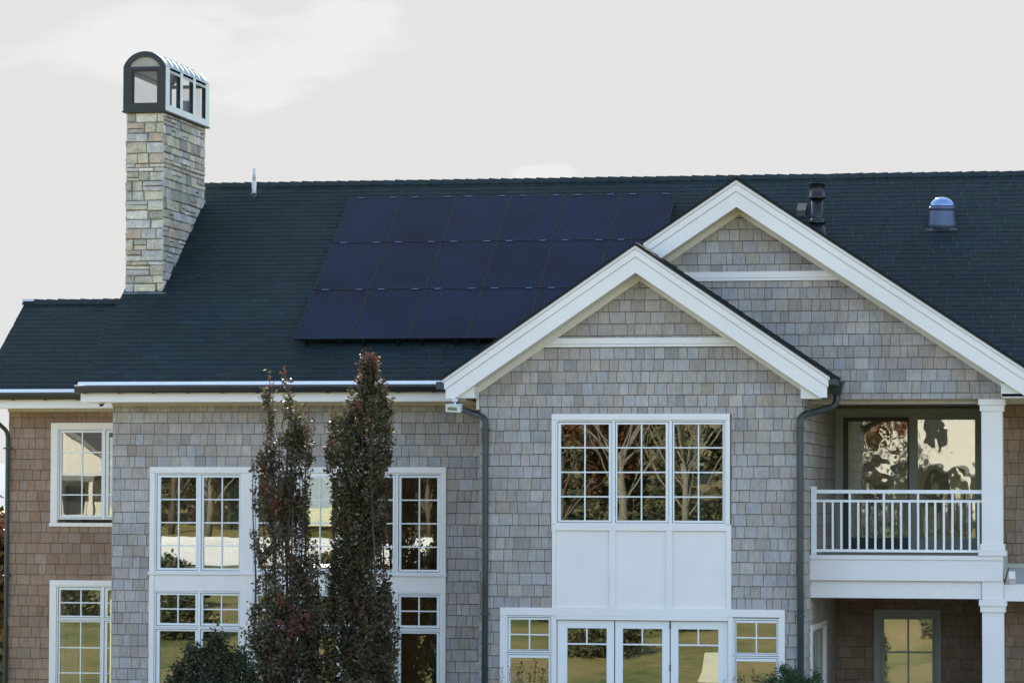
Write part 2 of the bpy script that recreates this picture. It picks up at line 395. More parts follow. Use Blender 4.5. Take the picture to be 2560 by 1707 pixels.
# boxed eave returns
B().prism([(-2.70, 5.722), (-2.352, 5.722), (-2.352, 5.90), (-2.42, 5.90)], -0.40, -0.03).build('eave_return', 'soffit', house)
B().prism([(2.495, 5.70), (2.78, 5.70), (2.53, 5.88), (2.495, 5.88)], -0.40, -0.03).build('eave_return', 'soffit', house)
B().prism([(5.35, 5.752), (6.0, 5.752), (5.62, 5.93), (5.35, 5.95)], 0.52, 0.87).build('eave_return', 'soffit', house)
B().box(-2.395, -2.352, -0.045, 0.0, 5.56, 5.722).build('corner_trim', 'soffit', house)
# horizontal band across each gable
def band(cx, a, k, z0, zm, z1, Y):
    b = B()
    for (p, q, y) in ((zm, z1, 0.040), (z0, zm - 0.006, 0.048)):
        b.prism([(cx - (a - p) / k, p), (cx + (a - p) / k, p), (cx + (a - q) / k, q), (cx - (a - q) / k, q)], Y - y, Y)
    b.build('gable_band', 'white', house)
band(GX, GA + .015, KG, 6.485, 6.530, 6.618, 0.0); band(RX, RA + .015, KR, 7.508, 7.552, 7.645, 0.9)

# ---- roofs
def slope_roof(x0, x1, ye, ze, yr, k, seed, trim=None, h=0.135):
    """front slope facing -Y with laid shingles, plus a plain deck; returns the roof part"""
    L = math.hypot(1, k); V = (0, 1 / L, k / L); NN = (0, -k / L, 1 / L); D = (yr - ye) * L
    reg = trim or [(x0, 0), (x1, 0), (x1, D), (x0, D)]
    dk = sheet(B(), (0, ye, ze - 0.012), XU, V, NN, reg, [], 0.09)
    dk.cur = (0.02, 0.02, 0.02); r = dk.build('roof', 'asphalt', house)
    field(B(), (0, ye, ze - 0.010), XU, V, NN, reg, [], h, (0.16, 0.42), 0.007, 0.002, 0.0, seed, roof_tint, gap=0.003, vgap=0.006, jit=0.0008).build('roof_shingles', 'asphalt', r)
    return r
RY, RZ = 6.70, 6.04 + KS * 5.30
mr = slope_roof(-9.06, 9.6, 1.385, 6.030, RY, KS, 11)
wr_ = slope_roof(-11.80, -8.70, 4.385, 6.010, 6.79, KS, 12)
wr_['label'] = 'lower roof over the set-back left wing'
b = B(); b.cur = (0.03, 0.032, 0.035)
b.hull([(-9.06, RY, RZ), (9.6, RY, RZ), (9.6, 12.1, RZ - .68 * 5.4), (-9.06, 12.1, RZ - .68 * 5.4)], [(-9.06, RY, RZ - .1), (9.6, RY, RZ - .1), (9.6, 12.1, RZ - .1 - .68 * 5.4), (-9.06, 12.1, RZ - .1 - .68 * 5.4)])
b.hull([(-11.8, 6.79, 7.64), (-8.7, 6.79, 7.64), (-8.7, 9.1, 6.07), (-11.8, 9.1, 6.07)], [(-11.8, 6.79, 7.54), (-8.7, 6.79, 7.54), (-8.7, 9.1, 5.97), (-11.8, 9.1, 5.97)])
b.build('roof', 'asphalt', house)
# ridge caps
def ridge(x0, x1, y, z, par, step=0.205, d=1):
    b = B(); rnd = random.Random(int(x0 * 10)); x = x0
    while x < x1:
        b.cur = roof_tint(rnd); hA, hB = (0.038, 0.022) if d > 0 else (0.022, 0.038)
        hA += rnd.uniform(-.005, .005); hB += rnd.uniform(-.004, .004); e = min(x + step + 0.02, x1 + .02)
        for s in (-1, 1):
            b.hull([(x, y, z + hA), (e, y, z + hB), (e, y + s * .13, z - .088 + hB), (x, y + s * .13, z - .088 + hA)],
                   [(x, y, z + hA - .02), (e, y, z + hB - .02), (e, y + s * .13, z - .112 + hB), (x, y + s * .13, z - .112 + hA)])
        x += step
    b.build('ridge_cap', 'asphalt', par)
ridge(-9.06, 2.2, RY, RZ - 0.01, mr, d=1); ridge(2.2, 9.6, RY, RZ - 0.01, mr, d=-1); ridge(-11.82, -8.8, 6.79, 7.645, wr_)
b = B(); b.box(-11.83, -11.62, 6.70, 6.80, 7.640, 7.682); b.build('ridge_cap', 'lead', wr_)
# gable roofs: slabs over the rakes, shingled where the camera side can see them
def gable_roof(cx, za, k, xl, xr, y0, y1, seed):
    b = B(); b.cur = (0.016, 0.016, 0.017)
    chev(b, cx, za + 0.040, k, xl - .05, xr + .07, 0.0, 0.036, y0, y1)
    r = b.build('roof', 'asphalt', house)
    L = math.hypot(1, k); V = (-1 / L, 0, k / L); NN = (k / L, 0, 1 / L); D = (xr + .07 - cx) * L
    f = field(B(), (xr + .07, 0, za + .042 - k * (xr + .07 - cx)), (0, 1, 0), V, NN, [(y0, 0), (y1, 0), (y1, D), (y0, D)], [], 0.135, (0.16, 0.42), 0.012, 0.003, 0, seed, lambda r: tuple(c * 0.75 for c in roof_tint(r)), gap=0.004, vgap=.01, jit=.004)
    f.build('roof_shingles', 'asphalt', r)
    V = (1 / L, 0, k / L); NN = (-k / L, 0, 1 / L); D = (cx - xl + .05) * L
    f = field(B(), (xl - .05, 0, za + .042 - k * (cx - xl + .05)), (0, -1, 0), V, NN, [(-y1, 0), (-y0, 0), (-y0, D), (-y1, D)], [], 0.135, (0.16, 0.42), 0.012, 0.003, 0, seed + 1, roof_tint, gap=0.004, vgap=.01, jit=.004)
    f.build('roof_shingles', 'asphalt', r)
gable_roof(GX, 7.957, KG, -2.775, 2.885, -0.52, 4.3, 21)
gable_roof(RX, 8.986, KR, 0.12, 6.15, 0.40, 5.9, 23)

# ---- eaves: flashing, gutter, fascia, soffit, frieze
def eave(x0, x1, ye, xw0, xw1, yw, z, x0f):
    b = B(); b.prism_x([(ye - .035, z - .040), (ye - .020, z - .048), (ye + .03, z + .004), (ye + .01, z + .012)], x0, x1); b.build('drip_edge', 'flash', house)
    g0 = ye - 0.17; g1 = ye - 0.02
    prof = [(g1, z - .050), (g1, z - .165), (g0 + .055, z - .165), (g0 + .030, z - .135), (g0 + .012, z - .100), (g0, z - .082), (g0, z - .052), (g0 + .014, z - .046), (g0 + .014, z - .078), (g0 + .045, z - .120), (g1 - .010, z - .120), (g1 - .010, z - .050)]
    g = B().prism_x(prof, x0 - .01, x1 + .005); b = g
    b.prism_x([(g1, z - .050), (g1, z - .165), (g0 + .055, z - .165), (g0 + .012, z - .1), (g0, z - .052)], x0 - .015, x0 - .005)
    go = b.build('gutter', 'gutter', house)
    x = x0 + 0.12
    while x < x1:
        B().prism_x([(g0 - .006, z - .050), (g0 - .006, z - .085), (g0 + .05, z - .175), (g1, z - .178), (g1, z - .170), (g0 + .055, z - .166), (g0, z - .082), (g0, z - .050)], x, x + .03).build('gutter_bracket', 'gutter', go)
        x += 0.56
    b = B(); b.box(x0f, x1, ye - .015, ye + .03, z - .308, z - .045, 0.004); b.build('fascia', 'white', house)
    b = B(); b.box(x0f, x1, ye + .03, yw, z - .300, z - .275); b.build('soffit', 'soffit', house)
    b = B(); b.box(xw0 - .012, xw1, yw - .045, yw, z - .352, z - .300); b.build('frieze_board', 'taupe', house)
eave(-9.07, -2.83, 1.385, -8.684, -2.36, 2.0, 6.032, -9.02)
eave(-11.85, -9.0, 4.385, -11.455, -8.70, 5.0, 6.018, -11.78)

# ---- downspouts
def strap(o, x, y, z, r=0.062):
    B().box(x - r, x + r, y - .05, y + .055, z - .012, z + .012).build('pipe_strap', 'pipe', o)
def arc(p0, p1, p2, n=6):
    p0, p1, p2 = Vector(p0), Vector(p1), Vector(p2)
    return [(1 - t) ** 2 * p0 + 2 * t * (1 - t) * p1 + t * t * p2 for t in [i / n for i in range(n + 1)]]
def downspout(path, straps, mat='pipe', r=0.047):
    o = B().tube(path, r, 14).build('downspout', mat, house)
    for s in straps: strap(o, *s)
    return o
yD = -0.085
downspout([(-3.0, 1.30, 5.90), (-3.0, 1.30, 5.78)] + arc((-2.98, 1.28, 5.72), (-2.95, 1.2, 5.64), (-2.88, 1.0, 5.60)) + [(-2.45, 0.12, 5.50)] + arc((-2.40, 0.03, 5.485), (-2.245, yD, 5.46), (-2.245, yD, 5.33)) + [(-2.245, yD, 3.5), (-2.245, yD, 0.1)], [(-2.245, yD, 5.27), (-2.245, yD, 2.53)])
B().box(-2.93, -2.79, -.43, 1.22, 5.86, 5.965).build('gutter', 'gutter', house)
d2 = downspout([(2.93, 0.62, 5.83)] + arc((2.93, 0.62, 5.74), (2.93, 0.62, 5.62), (2.82, 0.50, 5.58)) + [(2.58, 0.10, 5.50)] + arc((2.53, 0.02, 5.485), (2.455, yD, 5.46), (2.455, yD, 5.34)) + [(2.455, yD, 3.5), (2.455, yD, 0.1)], [(2.455, yD, 5.28), (2.455, yD, 2.53)], r=0.050)
b = B(); b.hull([(2.80, .50, 5.955), (3.03, .50, 5.955), (3.03, .74, 5.955), (2.80, .74, 5.955)], [(2.86, .56, 5.79), (2.99, .56, 5.79), (2.99, .70, 5.79), (2.86, .70, 5.79)])
b.box(2.785, 3.045, .485, .755, 5.955, 5.985); b.build('leader_head', 'pipe', d2)
B().box(2.87, 2.99, -.45, .86, 5.90, 5.985).build('gutter', 'gutter', house)
downspout([(-11.72, 4.30, 5.86), (-11.72, 4.32, 5.74)] + arc((-11.70, 4.36, 5.66), (-11.66, 4.5, 5.60), (-11.60, 4.70, 5.52)) + arc((-11.50, 4.88, 5.38), (-11.455, 4.93, 5.33), (-11.455, 4.93, 5.22)) + [(-11.455, 4.93, 3.0), (-11.455, 4.93, 0.1)], [(-11.455, 4.93, 5.05), (-11.455, 4.93, 2.9)], r=0.036)

# ---- windows
def window(Y, unit, gl, vm, hm, mat='sash', gmat='pane', fr='sash', mun=0.020, name='window'):
    """unit: frame extent, gl: glass extent; frame ring, sash ring with glazing bars, pane"""
    x0, x1, z0, z1 = unit; a, c, d, e = gl
    f = B(); w = 0.022; f.ring(x0, x1, z0, z1, w, Y - 0.022, Y + 0.10); o = f.build(name, fr, house)
    s = B(); g = 0.009; X0, X1, Z0, Z1 = x0 + w + g, x1 - w - g, z0 + w + g, z1 - w - g
    s.box(X0, a, Y - .006, Y + .055, Z0, Z1); s.box(c, X1, Y - .006, Y + .055, Z0, Z1); s.box(a, c, Y - .006, Y + .055, e, Z1); s.box(a, c, Y - .006, Y + .055, Z0, d)
    ed = [a] + [v for v in vm] + [c]
    for v in vm: s.box(v - mun / 2, v + mun / 2, Y + .006, Y + .040, d, e)
    for h in hm:
        xs = a
        for v in list(vm) + [None]:
            xe = c if v is None else v - mun / 2
            s.box(xs, xe, Y + .007, Y + .039, h - mun / 2, h + mun / 2); xs = xe + mun
    s.build('sash', mat, o)
    B().box(a - .005, c + .005, Y + .020, Y + .026, d - .005, e + .005).build('pane', gmat, o)
    return o
def trims(Y, boxes, mat='white', name='window_trim', proud=0.042):
    b = B()
    for q in boxes:
        p = q[4] if len(q) > 4 else proud
        b.box(q[0], q[1], Y - p, Y + .03, q[2], q[3], 0.004)
    return b.build(name, mat, house)
# front gable: triple window over three panels
trims(0, [(-1.253, 1.416, 5.401, 5.493, .046), (-1.253, -1.190, 3.858, 5.401), (1.354, 1.416, 3.858, 5.401)])
for u, g, v in (((-1.189, -.322, 3.858, 5.400), (-1.118, -.394, 3.916, 5.338), -.756), ((-.322, .530, 3.858, 5.400), (-.270, .456, 3.916, 5.338), .093), ((.530, 1.353, 3.858, 5.400), (.582, 1.304, 3.916, 5.338), .943)):
    window(0, u, g, [v], [4.992, 4.628, 4.266])
b = B(); b.box(-1.24, 1.42, 0.0, .03, 2.62, 3.857)
for q in ((-1.253, 1.433, 3.765, 3.857), (-1.245, -1.188, 2.619, 3.765), (1.361, 1.433, 2.619, 3.765), (-.382, -.289, 2.619, 3.765), (.470, .562, 2.619, 3.765)): b.box(q[0], q[1], -.034, -.0005, q[2], q[3], 0.003)
b.build('panel_board', 'white', house)
# French doors with side lights
trims(0, [(-2.03, 2.224, 2.504, 2.619, .048), (-2.03, -1.938, .1, 2.504), (2.135, 2.224, .1, 2.504), (-1.240, -1.175, .1, 2.504), (1.383, 1.458, .1, 2.504), (-1.174, 1.382, 2.445, 2.503, .056)], name='door_trim')
window(0, (-1.936, -1.242, 1.960, 2.500), (-1.874, -1.294, 1.997, 2.440), [-1.587], [2.218])
window(0, (-1.936, -1.242, .20, 1.950), (-1.874, -1.294, .45, 1.876), [], [])
window(0, (1.460, 2.133, 1.945, 2.490), (1.505, 2.094, 1.985, 2.425), [1.800], [2.206])
window(0, (1.460, 2.133, .20, 1.935), (1.505, 2.094, .45, 1.862), [], [])
for (x0, x1, a, c, v) in ((-1.172, -.310, -1.019, -.426, -.725), (-.305, .519, -.185, .404, .106), (.524, 1.380, .643, 1.238, .939)):
    b = B(); e, hz, d = 2.321, 2.088, .35; Yd = .012
    b.box(x0 + .006, a, Yd, Yd + .045, .12, 2.436); b.box(c, x1 - .006, Yd, Yd + .045, .12, 2.436); b.box(a, c, Yd, Yd + .045, e, 2.436); b.box(a, c, Yd, Yd + .045, .12, d)
    b.box(a, c, Yd + .006, Yd + .036, hz - .011, hz + .011); b.box(v - .010, v + .010, Yd + .006, Yd + .036, hz + .011, e)
    dr = b.build('french_door', 'sash', house)
    B().box(a - .004, c + .004, Yd + .018, Yd + .024, d, e + .004).build('pane', 'pane', dr)
    if x0 > .5:
        for hz0 in (2.33, 1.70, 0.9): B().tube([(.5215, .004, hz0), (.5215, .004, hz0 + .10)], .010, 8).build('hinge', 'gutter', dr)
# main block: window wall in three pairs, two tiers
PX = (((-7.973, -7.245), (-7.888, -7.307), -7.595), ((-7.245, -6.560), (-7.182, -6.606), -6.885), ((-6.365, -5.652), (-6.293, -5.716), -6.005), ((-5.652, -4.942), (-5.587, -5.013), -5.296), ((-4.755, -4.056), (-4.691, -4.123), -4.400), ((-4.056, -3.342), (-3.990, -3.415), -3.703))
trims(2, [(-8.059, -3.269, 4.621, 4.716, .046), (-8.059, -7.974, .35, 4.621), (-3.341, -3.269, .35, 4.621), (-6.559, -6.366, .35, 4.621, .038), (-4.941, -4.756, .35, 4.621, .038),
          (-7.973, -3.342, 2.760, 3.016, .034), (-8.075, -3.255, 3.018, 3.058, .062)])
for (u, g, v) in PX:
    window(2, (u[0], u[1], 3.060, 4.620), (g[0], g[1], 3.122, 4.552), [v], [4.203, 3.837, 3.473])
    window(2, (u[0], u[1], 2.190, 2.758), (g[0], g[1], 2.255, 2.698), [v], [2.477])
    window(2, (u[0], u[1], .42, 2.185), (g[0], g[1], .60, 2.131), [], [])
# wing windows
trims(5, [(-10.704, -8.72, 5.382, 5.480), (-10.704, -10.582, 3.80, 5.382), (-10.72, -8.70, 3.736, 3.800, .056), (-10.704, -8.72, 2.745, 2.836), (-10.704, -10.582, .55, 2.745), (-10.72, -8.70, .50, .552, .056)])
for x0, x1, a, c, v in ((-10.580, -9.776, -10.523, -9.820, -10.166), (-9.776, -8.98, -9.695, -9.03, -9.36)):
    window(5, (x0, x1, 3.857, 5.380), (a, c, 3.923, 5.317), [v], [4.984, 4.621, 4.269])
    window(5, (x0, x1, 2.190, 2.744), (a, c, 2.242, 2.675), [v], [2.459])
    window(5, (x0, x1, .56, 2.185), (a, c, .70, 2.135), [v], [1.707, 1.284])
# porch: lower window, side window in the block's flank
trims(5.2, [(3.117, 4.194, 2.369, 2.466), (3.117, 3.222, .25, 2.369), (4.110, 4.194, .25, 2.369)], 'doorframe')
window(5.2, (3.222, 4.110, .3, 2.368), (3.280, 4.050, .45, 2.305), [3.666], [1.778, 1.1], mat='doorframe', fr='doorframe', gmat='wavy', mun=.028)
b = B()
for y0, y1, z0, z1 in ((.93, 3.38, 2.27, 2.36), (.93, 1.12, .3, 2.27), (3.18, 3.38, .3, 2.27)): b.box(2.45, 2.53, y0, y1, z0, z1)
b.build('window_trim', 'white', house)
b = B(); b.ring(0, 1, 0, 1, .01, 0, .01); b = B()
for y0, y1, z0, z1 in ((1.12, 3.18, 2.20, 2.27), (1.12, 1.20, .3, 2.20), (3.10, 3.18, .3, 2.20), (2.13, 2.17, .3, 2.2)): b.box(2.44, 2.48, y0, y1, z0, z1)
sw = b.build('window', 'doorframe', house); B().box(2.455, 2.461, 1.2, 3.1, .3, 2.2).build('pane', 'pane', sw)

# ---- balcony and porch
b = B(); b.box(2.50, 5.36, .93, 5.2, 5.735, 5.80); b.box(5.36, 9.5, .52, 2.9, 5.725, 5.79); b.build('porch_ceiling', 'taupe', house)
b = B(); b.box(2.50, 9.4, 1.10, 1.24, 5.66, 5.735); b.build('porch_beam', 'taupe', house)
b = B(); b.box(2.49, 5.35, .94, 5.2, 3.05, 3.395); b.build('balcony_deck', 'taupe', house)
b = B(); b.box(2.446, 5.357, .875, .94, 3.340, 3.408, .005); b.box(2.455, 5.352, .890, .94, 3.031, 3.338, .005); b.build('deck_fascia', 'white', house)
b = B(); b.box(2.484, 5.036, .965, 1.16, 2.771, 3.028); b.build('porch_beam', 'white', house)
b = B(); b.box(5.362, 9.4, .99, 1.15, 2.742, 2.985); b.build('porch_beam', 'white', house)
b = B(); b.prism_x([(1.12, 2.99), (2.88, 3.19), (2.88, 3.14), (1.12, 2.94)], 5.37, 9.4); b.build('canopy_roof', 'zinc_sheen', house)
b = B(); b.prism_x([(.80, 3.185), (.80, 3.075), (.90, 3.070), (.965, 3.03), (1.0, 2.99), (1.15, 2.99), (1.15, 3.185)], 5.44, 5.53); b.build('bracket', 'white', house)
b = B(); b.box(5.26, 9.4, 2.84, 2.9, 3.19, 3.26); b.build('window_trim', 'taupe', house)
def column(z0, z1, w, xc, yc, capz, basez=None):
    b = B(); h = w / 2
    b.box(xc - h, xc + h, yc - h, yc + h, z0, z1)
    for (e, a, c) in capz: b.box(xc - h - e, xc + h + e, yc - h - e, yc + h + e, a, c)
    for (e, a, c) in (basez or []): b.box(xc - h - e, xc + h + e, yc - h - e, yc + h + e, a, c)
    return b.build('porch_column', 'white', house)
column(3.49, 5.545, .308, 5.199, 1.06, [(.043, 5.636, 5.724), (.023, 5.545, 5.634)], [(.026, 3.489, 3.583), (.052, 3.409, 3.487)])
column(.15, 2.580, .315, 5.203, 1.07, [(.045, 2.671, 2.765), (.026, 2.580, 2.669)], [(.03, .15, .4)])
b = B(); b.box(5.045, 5.358, .915, 1.22, 2.767, 3.029); b.build('beam_block', 'white', house)
b = B(); yr = 1.0
b.box(2.513, 2.591, yr - .04, yr + .04, 3.409, 4.405); rl = b.build('railing', 'rail', house)
B().box(2.503, 2.601, yr - .05, yr + .05, 4.405, 4.425).build('post_cap', 'rail', rl)
for z0, z1, hh in ((4.325, 4.379, .03), (4.194, 4.230, .016), (3.453, 3.493, .02)): B().box(2.592, 5.044, yr - hh, yr + hh, z0, z1).build('handrail', 'rail', rl)
x = 2.708
for i in range(19):
    B().box(x - .016, x + .016, yr - .0155, yr + .0155, 3.4935, 4.1935).build('baluster', 'rail', rl)
    if i % 4 == 3: B().box(x - .016, x + .016, yr - .0155, yr + .0155, 4.2305, 4.3245).build('rail_post', 'rail', rl)
    x += .1268
# sliding door on the balcony
trims(5.2, [(2.50, 4.87, 5.60, 5.70, .05), (2.50, 2.600, 3.40, 5.60, .05), (4.79, 4.87, 3.40, 5.60, .05)], 'doorframe', 'door_trim')
b = B(); b.ring(2.601, 4.789, 3.40, 5.595, .028, 5.17, 5.28); sd = b.build('sliding_door', 'doorframe', house)
b = B(); b.box(2.632, 2.708, 5.19, 5.225, 3.43, 5.56); b.box(3.662, 3.690, 5.19, 5.225, 3.43, 5.56); b.box(2.708, 3.662, 5.19, 5.225, 5.49, 5.56); b.box(2.708, 3.662, 5.19, 5.225, 3.43, 3.617); b.build('screen_panel', 'darkframe', sd)
b = B(); b.box(3.692, 3.827, 5.18, 5.235, 3.43, 5.565); b.box(4.745, 4.760, 5.18, 5.235, 3.43, 5.565); b.box(3.827, 4.745, 5.18, 5.235, 5.515, 5.565); b.box(3.827, 4.745, 5.18, 5.235, 3.43, 3.617); b.build('door_panel', 'doorframe', sd)
B().box(2.70, 3.67, 5.206, 5.212, 3.61, 5.50).build('pane', 'wavy', sd); B().box(3.82, 4.75, 5.206, 5.212, 3.61, 5.52).build('pane', 'wavy', sd)
B().box(2.640, 2.665, 5.15, 5.19, 4.35, 4.52).build('handle', 'darkframe', sd)
B().box(2.40, 9.4, .6, 5.2, .02, .15).build('porch_floor', 'paving', house)

# ---- chimney
def stones(b, O, U, NN, w, z0, z1, seed, edge=0.0):
    rnd = random.Random(seed); O, U, NN = Vector(O), Vector(U), Vector(NN); z = z0
    pal = [(.50, .49, .47), (.50, .485, .46), (.58, .53, .41), (.52, .50, .38), (.42, .41, .36), (.36, .35, .30), (.53, .43, .34), (.62, .59, .52)]
    def st(u0, u1, za, zb):
        c = rnd.choice(pal); q = rnd.uniform(.82, 1.15); b.cur = (c[0] * q * 1.0, c[1] * q * .955, c[2] * q * .90)
        m = .0075; p = rnd.uniform(.014, .036); bv = .010; J = lambda: rnd.uniform(-.007, .007)
        a = [(u0 + m + J(), za + m + J()), (u1 - m + J(), za + m + J()), (u1 - m + J(), zb - m + J()), (u0 + m + J(), zb - m + J())]
        cu, cz = (u0 + u1) / 2, (za + zb) / 2
        ins = [(u + (bv if u < cu else -bv), zz + (bv if zz < cz else -bv)) for u, zz in a]
        P = lambda q, n: tuple(O + U * q[0] + Vector((0, 0, q[1])) + NN * n)
        r0 = [P(q, 0) for q in a]; r1 = [P(q, p - .009) for q in a]; r2 = [P(q, p) for q in ins]
        b.face(r2)
        for k in range(4):
            j = (k + 1) % 4; b.face([r2[k], r1[k], r1[j], r2[j]]); b.face([r1[k], r0[k], r0[j], r1[j]])
    while z < z1 - .03:
        h = rnd.choice((.07, .115, .14, .15, .16, .175)) * rnd.uniform(.92, 1.08); h = min(h, z1 - z)
        if z1 - z - h < .05: h = z1 - z
        u = 0
        while u < w - .001:
            s = rnd.uniform(.09, .17) if (u == 0 and rnd.random() < .5) else rnd.uniform(.17, .46)
            if w - u - s < .09: s = w - u
            if h > .13 and s > .2 and rnd.random() < .22:
                k = h * rnd.uniform(.35, .6); st(u, u + s, z, z + k); st(u, u + s, z + k, z + h)
            else: st(u, u + s, z, z + h)
            u += s
        z += h
CX0, CX1, CY0, CY1, CZ = -9.040, -8.395, 3.73, 6.20, 10.555
b = B(); b.box(CX0 + .02, CX1 - .02, CY0 + .02, CY1 - .02, 6.9, CZ); ch = b.build('chimney', 'mortar', house, 'tall stone chimney with a vaulted metal cap')
b = B(); stones(b, (CX0, CY0 + .02, 0), XU, YN, CX1 - CX0, 7.585, CZ, 5); stones(b, (CX1 - .02, CY0, 0), (0, 1, 0), XU, CY1 - CY0, 7.45, CZ, 6)
stones(b, (CX0 + .02, CY1, 0), (0, -1, 0), (-1, 0, 0), CY1 - CY0, 7.0, CZ, 7); stones(b, (CX1, CY1 - .02, 0), (-1, 0, 0), (0, 1, 0), CX1 - CX0, 7.0, CZ, 8)
b.build('stonework', 'stone', ch)
b = B(); b.box(CX0 - .03, CX1 + .07, CY0 - .075, CY0 + .02, 7.525, 7.575); b.box(CX0, CX1 - .01, CY0 - .03, CY0 + .03, 7.575, 7.600); b.build('flashing', 'lead', ch)
# cap: bottom curb, posts, arched ends, barrel vault
ax0, ax1, ay0, ay1, zb, zs, zt = -9.075, -8.352, 3.655, 6.265, 10.555, 11.305, 11.558
cxm = (ax0 + ax1) / 2; hw = (ax1 - ax0) / 2; rise = zt - zs; rad = (hw * hw + rise * rise) / (2 * rise); zc = zt - rad
def arcpts(r, n=18, w=hw):
    a = math.asin(min(1, w / r)); return [(cxm + r * math.sin(-a + 2 * a * i / n), zc + r * math.cos(-a + 2 * a * i / n)) for i in range(n + 1)]
b = B(); b.hull([(ax0 - .015, ay0 - .015, zb), (ax1 + .015, ay0 - .015, zb), (ax1 + .015, ay1 + .015, zb), (ax0 - .015, ay1 + .015, zb)], [(ax0 - .015, ay0 - .015, zb + .025), (ax1 + .015, ay0 - .015, zb + .025), (ax1 + .015, ay1 + .015, zb + .025), (ax0 - .015, ay1 + .015, zb + .025)])
zo, zl = 10.690, 11.250
for y0, y1 in ((ay0, ay0 + .06), (ay1 - .06, ay1)):
    e = .150 if y0 < 5 else .06
    b.box(ax0, ax1, y0, y1, zb + .025, zo); b.box(ax0, ax0 + e, y0, y1, zo, zs); b.box(ax1 - e + .018, ax1, y0, y1, zo, zs); b.box(ax0 + e, ax1 - e + .018, y0, y1, zl, zs)
    o, i = arcpts(rad), arcpts(rad - .088, w=hw - .10)
    for k in range(18): b.hull([(o[k][0], y0, o[k][1]), (o[k + 1][0], y0, o[k + 1][1]), (i[k + 1][0], y0, i[k + 1][1]), (i[k][0], y0, i[k][1])], [(o[k][0], y1, o[k][1]), (o[k + 1][0], y1, o[k + 1][1]), (i[k + 1][0], y1, i[k + 1][1]), (i[k][0], y1, i[k][1])])
L3 = ay1 - ay0; post = .14
for x0, x1 in ((ax0, ax0 + .03), (ax1 - .07, ax1)):
    b.box(x0, x1, ay0 + .06, ay1 - .06, zb + .025, zo); b.box(x0, x1, ay0 + .06, ay1 - .06, zl + .02, zs)
    for k in (range(4) if x0 > ax0 else (0, 3)):
        yc = ay0 + .08 + (L3 - .16 - post) * k / 3; b.box(x0, x1, max(yc, ay0 + .06), min(yc + post, ay1 - .06), zo, zl + .02)
# inner frame of the front opening
b.ring(ax0 + .150, ax1 - .132, zo, zl, .020, ay0 + .02, ay0 + .075)
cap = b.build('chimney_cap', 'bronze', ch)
b = B()                                                                # pale strips on the two long sides, sky sheen put in as colour
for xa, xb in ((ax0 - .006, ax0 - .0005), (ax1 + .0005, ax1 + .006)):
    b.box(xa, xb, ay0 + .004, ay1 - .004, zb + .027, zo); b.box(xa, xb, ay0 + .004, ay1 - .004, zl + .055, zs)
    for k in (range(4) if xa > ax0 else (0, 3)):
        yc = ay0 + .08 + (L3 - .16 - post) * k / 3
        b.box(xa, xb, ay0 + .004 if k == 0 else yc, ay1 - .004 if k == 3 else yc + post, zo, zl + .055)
b.build('sky_sheen_sides', 'zinc_sheen', ch)
b = B(); o = arcpts(rad + .006); n = 18; k2 = arcpts(rad - .02)
b.prism([p for p in arcpts(rad + .004)] + [p for p in reversed(k2)], ay0 + .01, ay1 - .01) if False else None
for k in range(18):
    b.hull([(o[k][0], ay0 + .004, o[k][1]), (o[k + 1][0], ay0 + .004, o[k + 1][1]), (k2[k + 1][0], ay0 + .004, k2[k + 1][1]), (k2[k][0], ay0 + .004, k2[k][1])], [(o[k][0], ay1 - .004, o[k][1]), (o[k + 1][0], ay1 - .004, o[k + 1][1]), (k2[k + 1][0], ay1 - .004, k2[k + 1][1]), (k2[k][0], ay1 - .004, k2[k][1])])
s2 = arcpts(rad + .022)
for q in range(1, 8):
    y = ay0 + L3 * q / 8
    for k in range(18): b.hull([(s2[k][0], y - .008, s2[k][1]), (s2[k + 1][0], y - .008, s2[k + 1][1]), (o[k + 1][0], y - .008, o[k + 1][1]), (o[k][0], y - .008, o[k][1])], [(s2[k][0], y + .008, s2[k][1]), (s2[k + 1][0], y + .008, s2[k + 1][1]), (o[k + 1][0], y + .008, o[k + 1][1]), (o[k][0], y + .008, o[k][1])])
b.build('cap_roof', 'zincroof', ch)
b = B(); ii = arcpts(rad - .085, w=hw - .095); b.prism([(p[0], p[1]) for p in ii] + [(ii[-1][0], zs - .003), (ii[0][0], zs - .003)], ay0 + .03, ay0 + .05); b.build('cap_lunette', 'lunette', ch)
b = B(); b.box(ax0 + .16, ax1 - .14, ay0 + .04, ay0 + .043, zo, zl); b.box(ax1 - .05, ax1 - .047, ay0 + .1, ay1 - .1, zo, zl); b.box(ax0 + .05, ax0 + .053, ay0 + .1, ay1 - .1, zo, zl); b.box(ax0 + .16, ax1 - .14, ay1 - .05, ay1 - .047, zo, zl); b.build('mesh_screen', 'screen', ch)
b = B(); b.tube([(cxm + .16, 5.4, 10.5), (cxm + .16, 5.4, 10.93)], [.13, .11], 14); b.build('flue_pot', 'flue', ch)

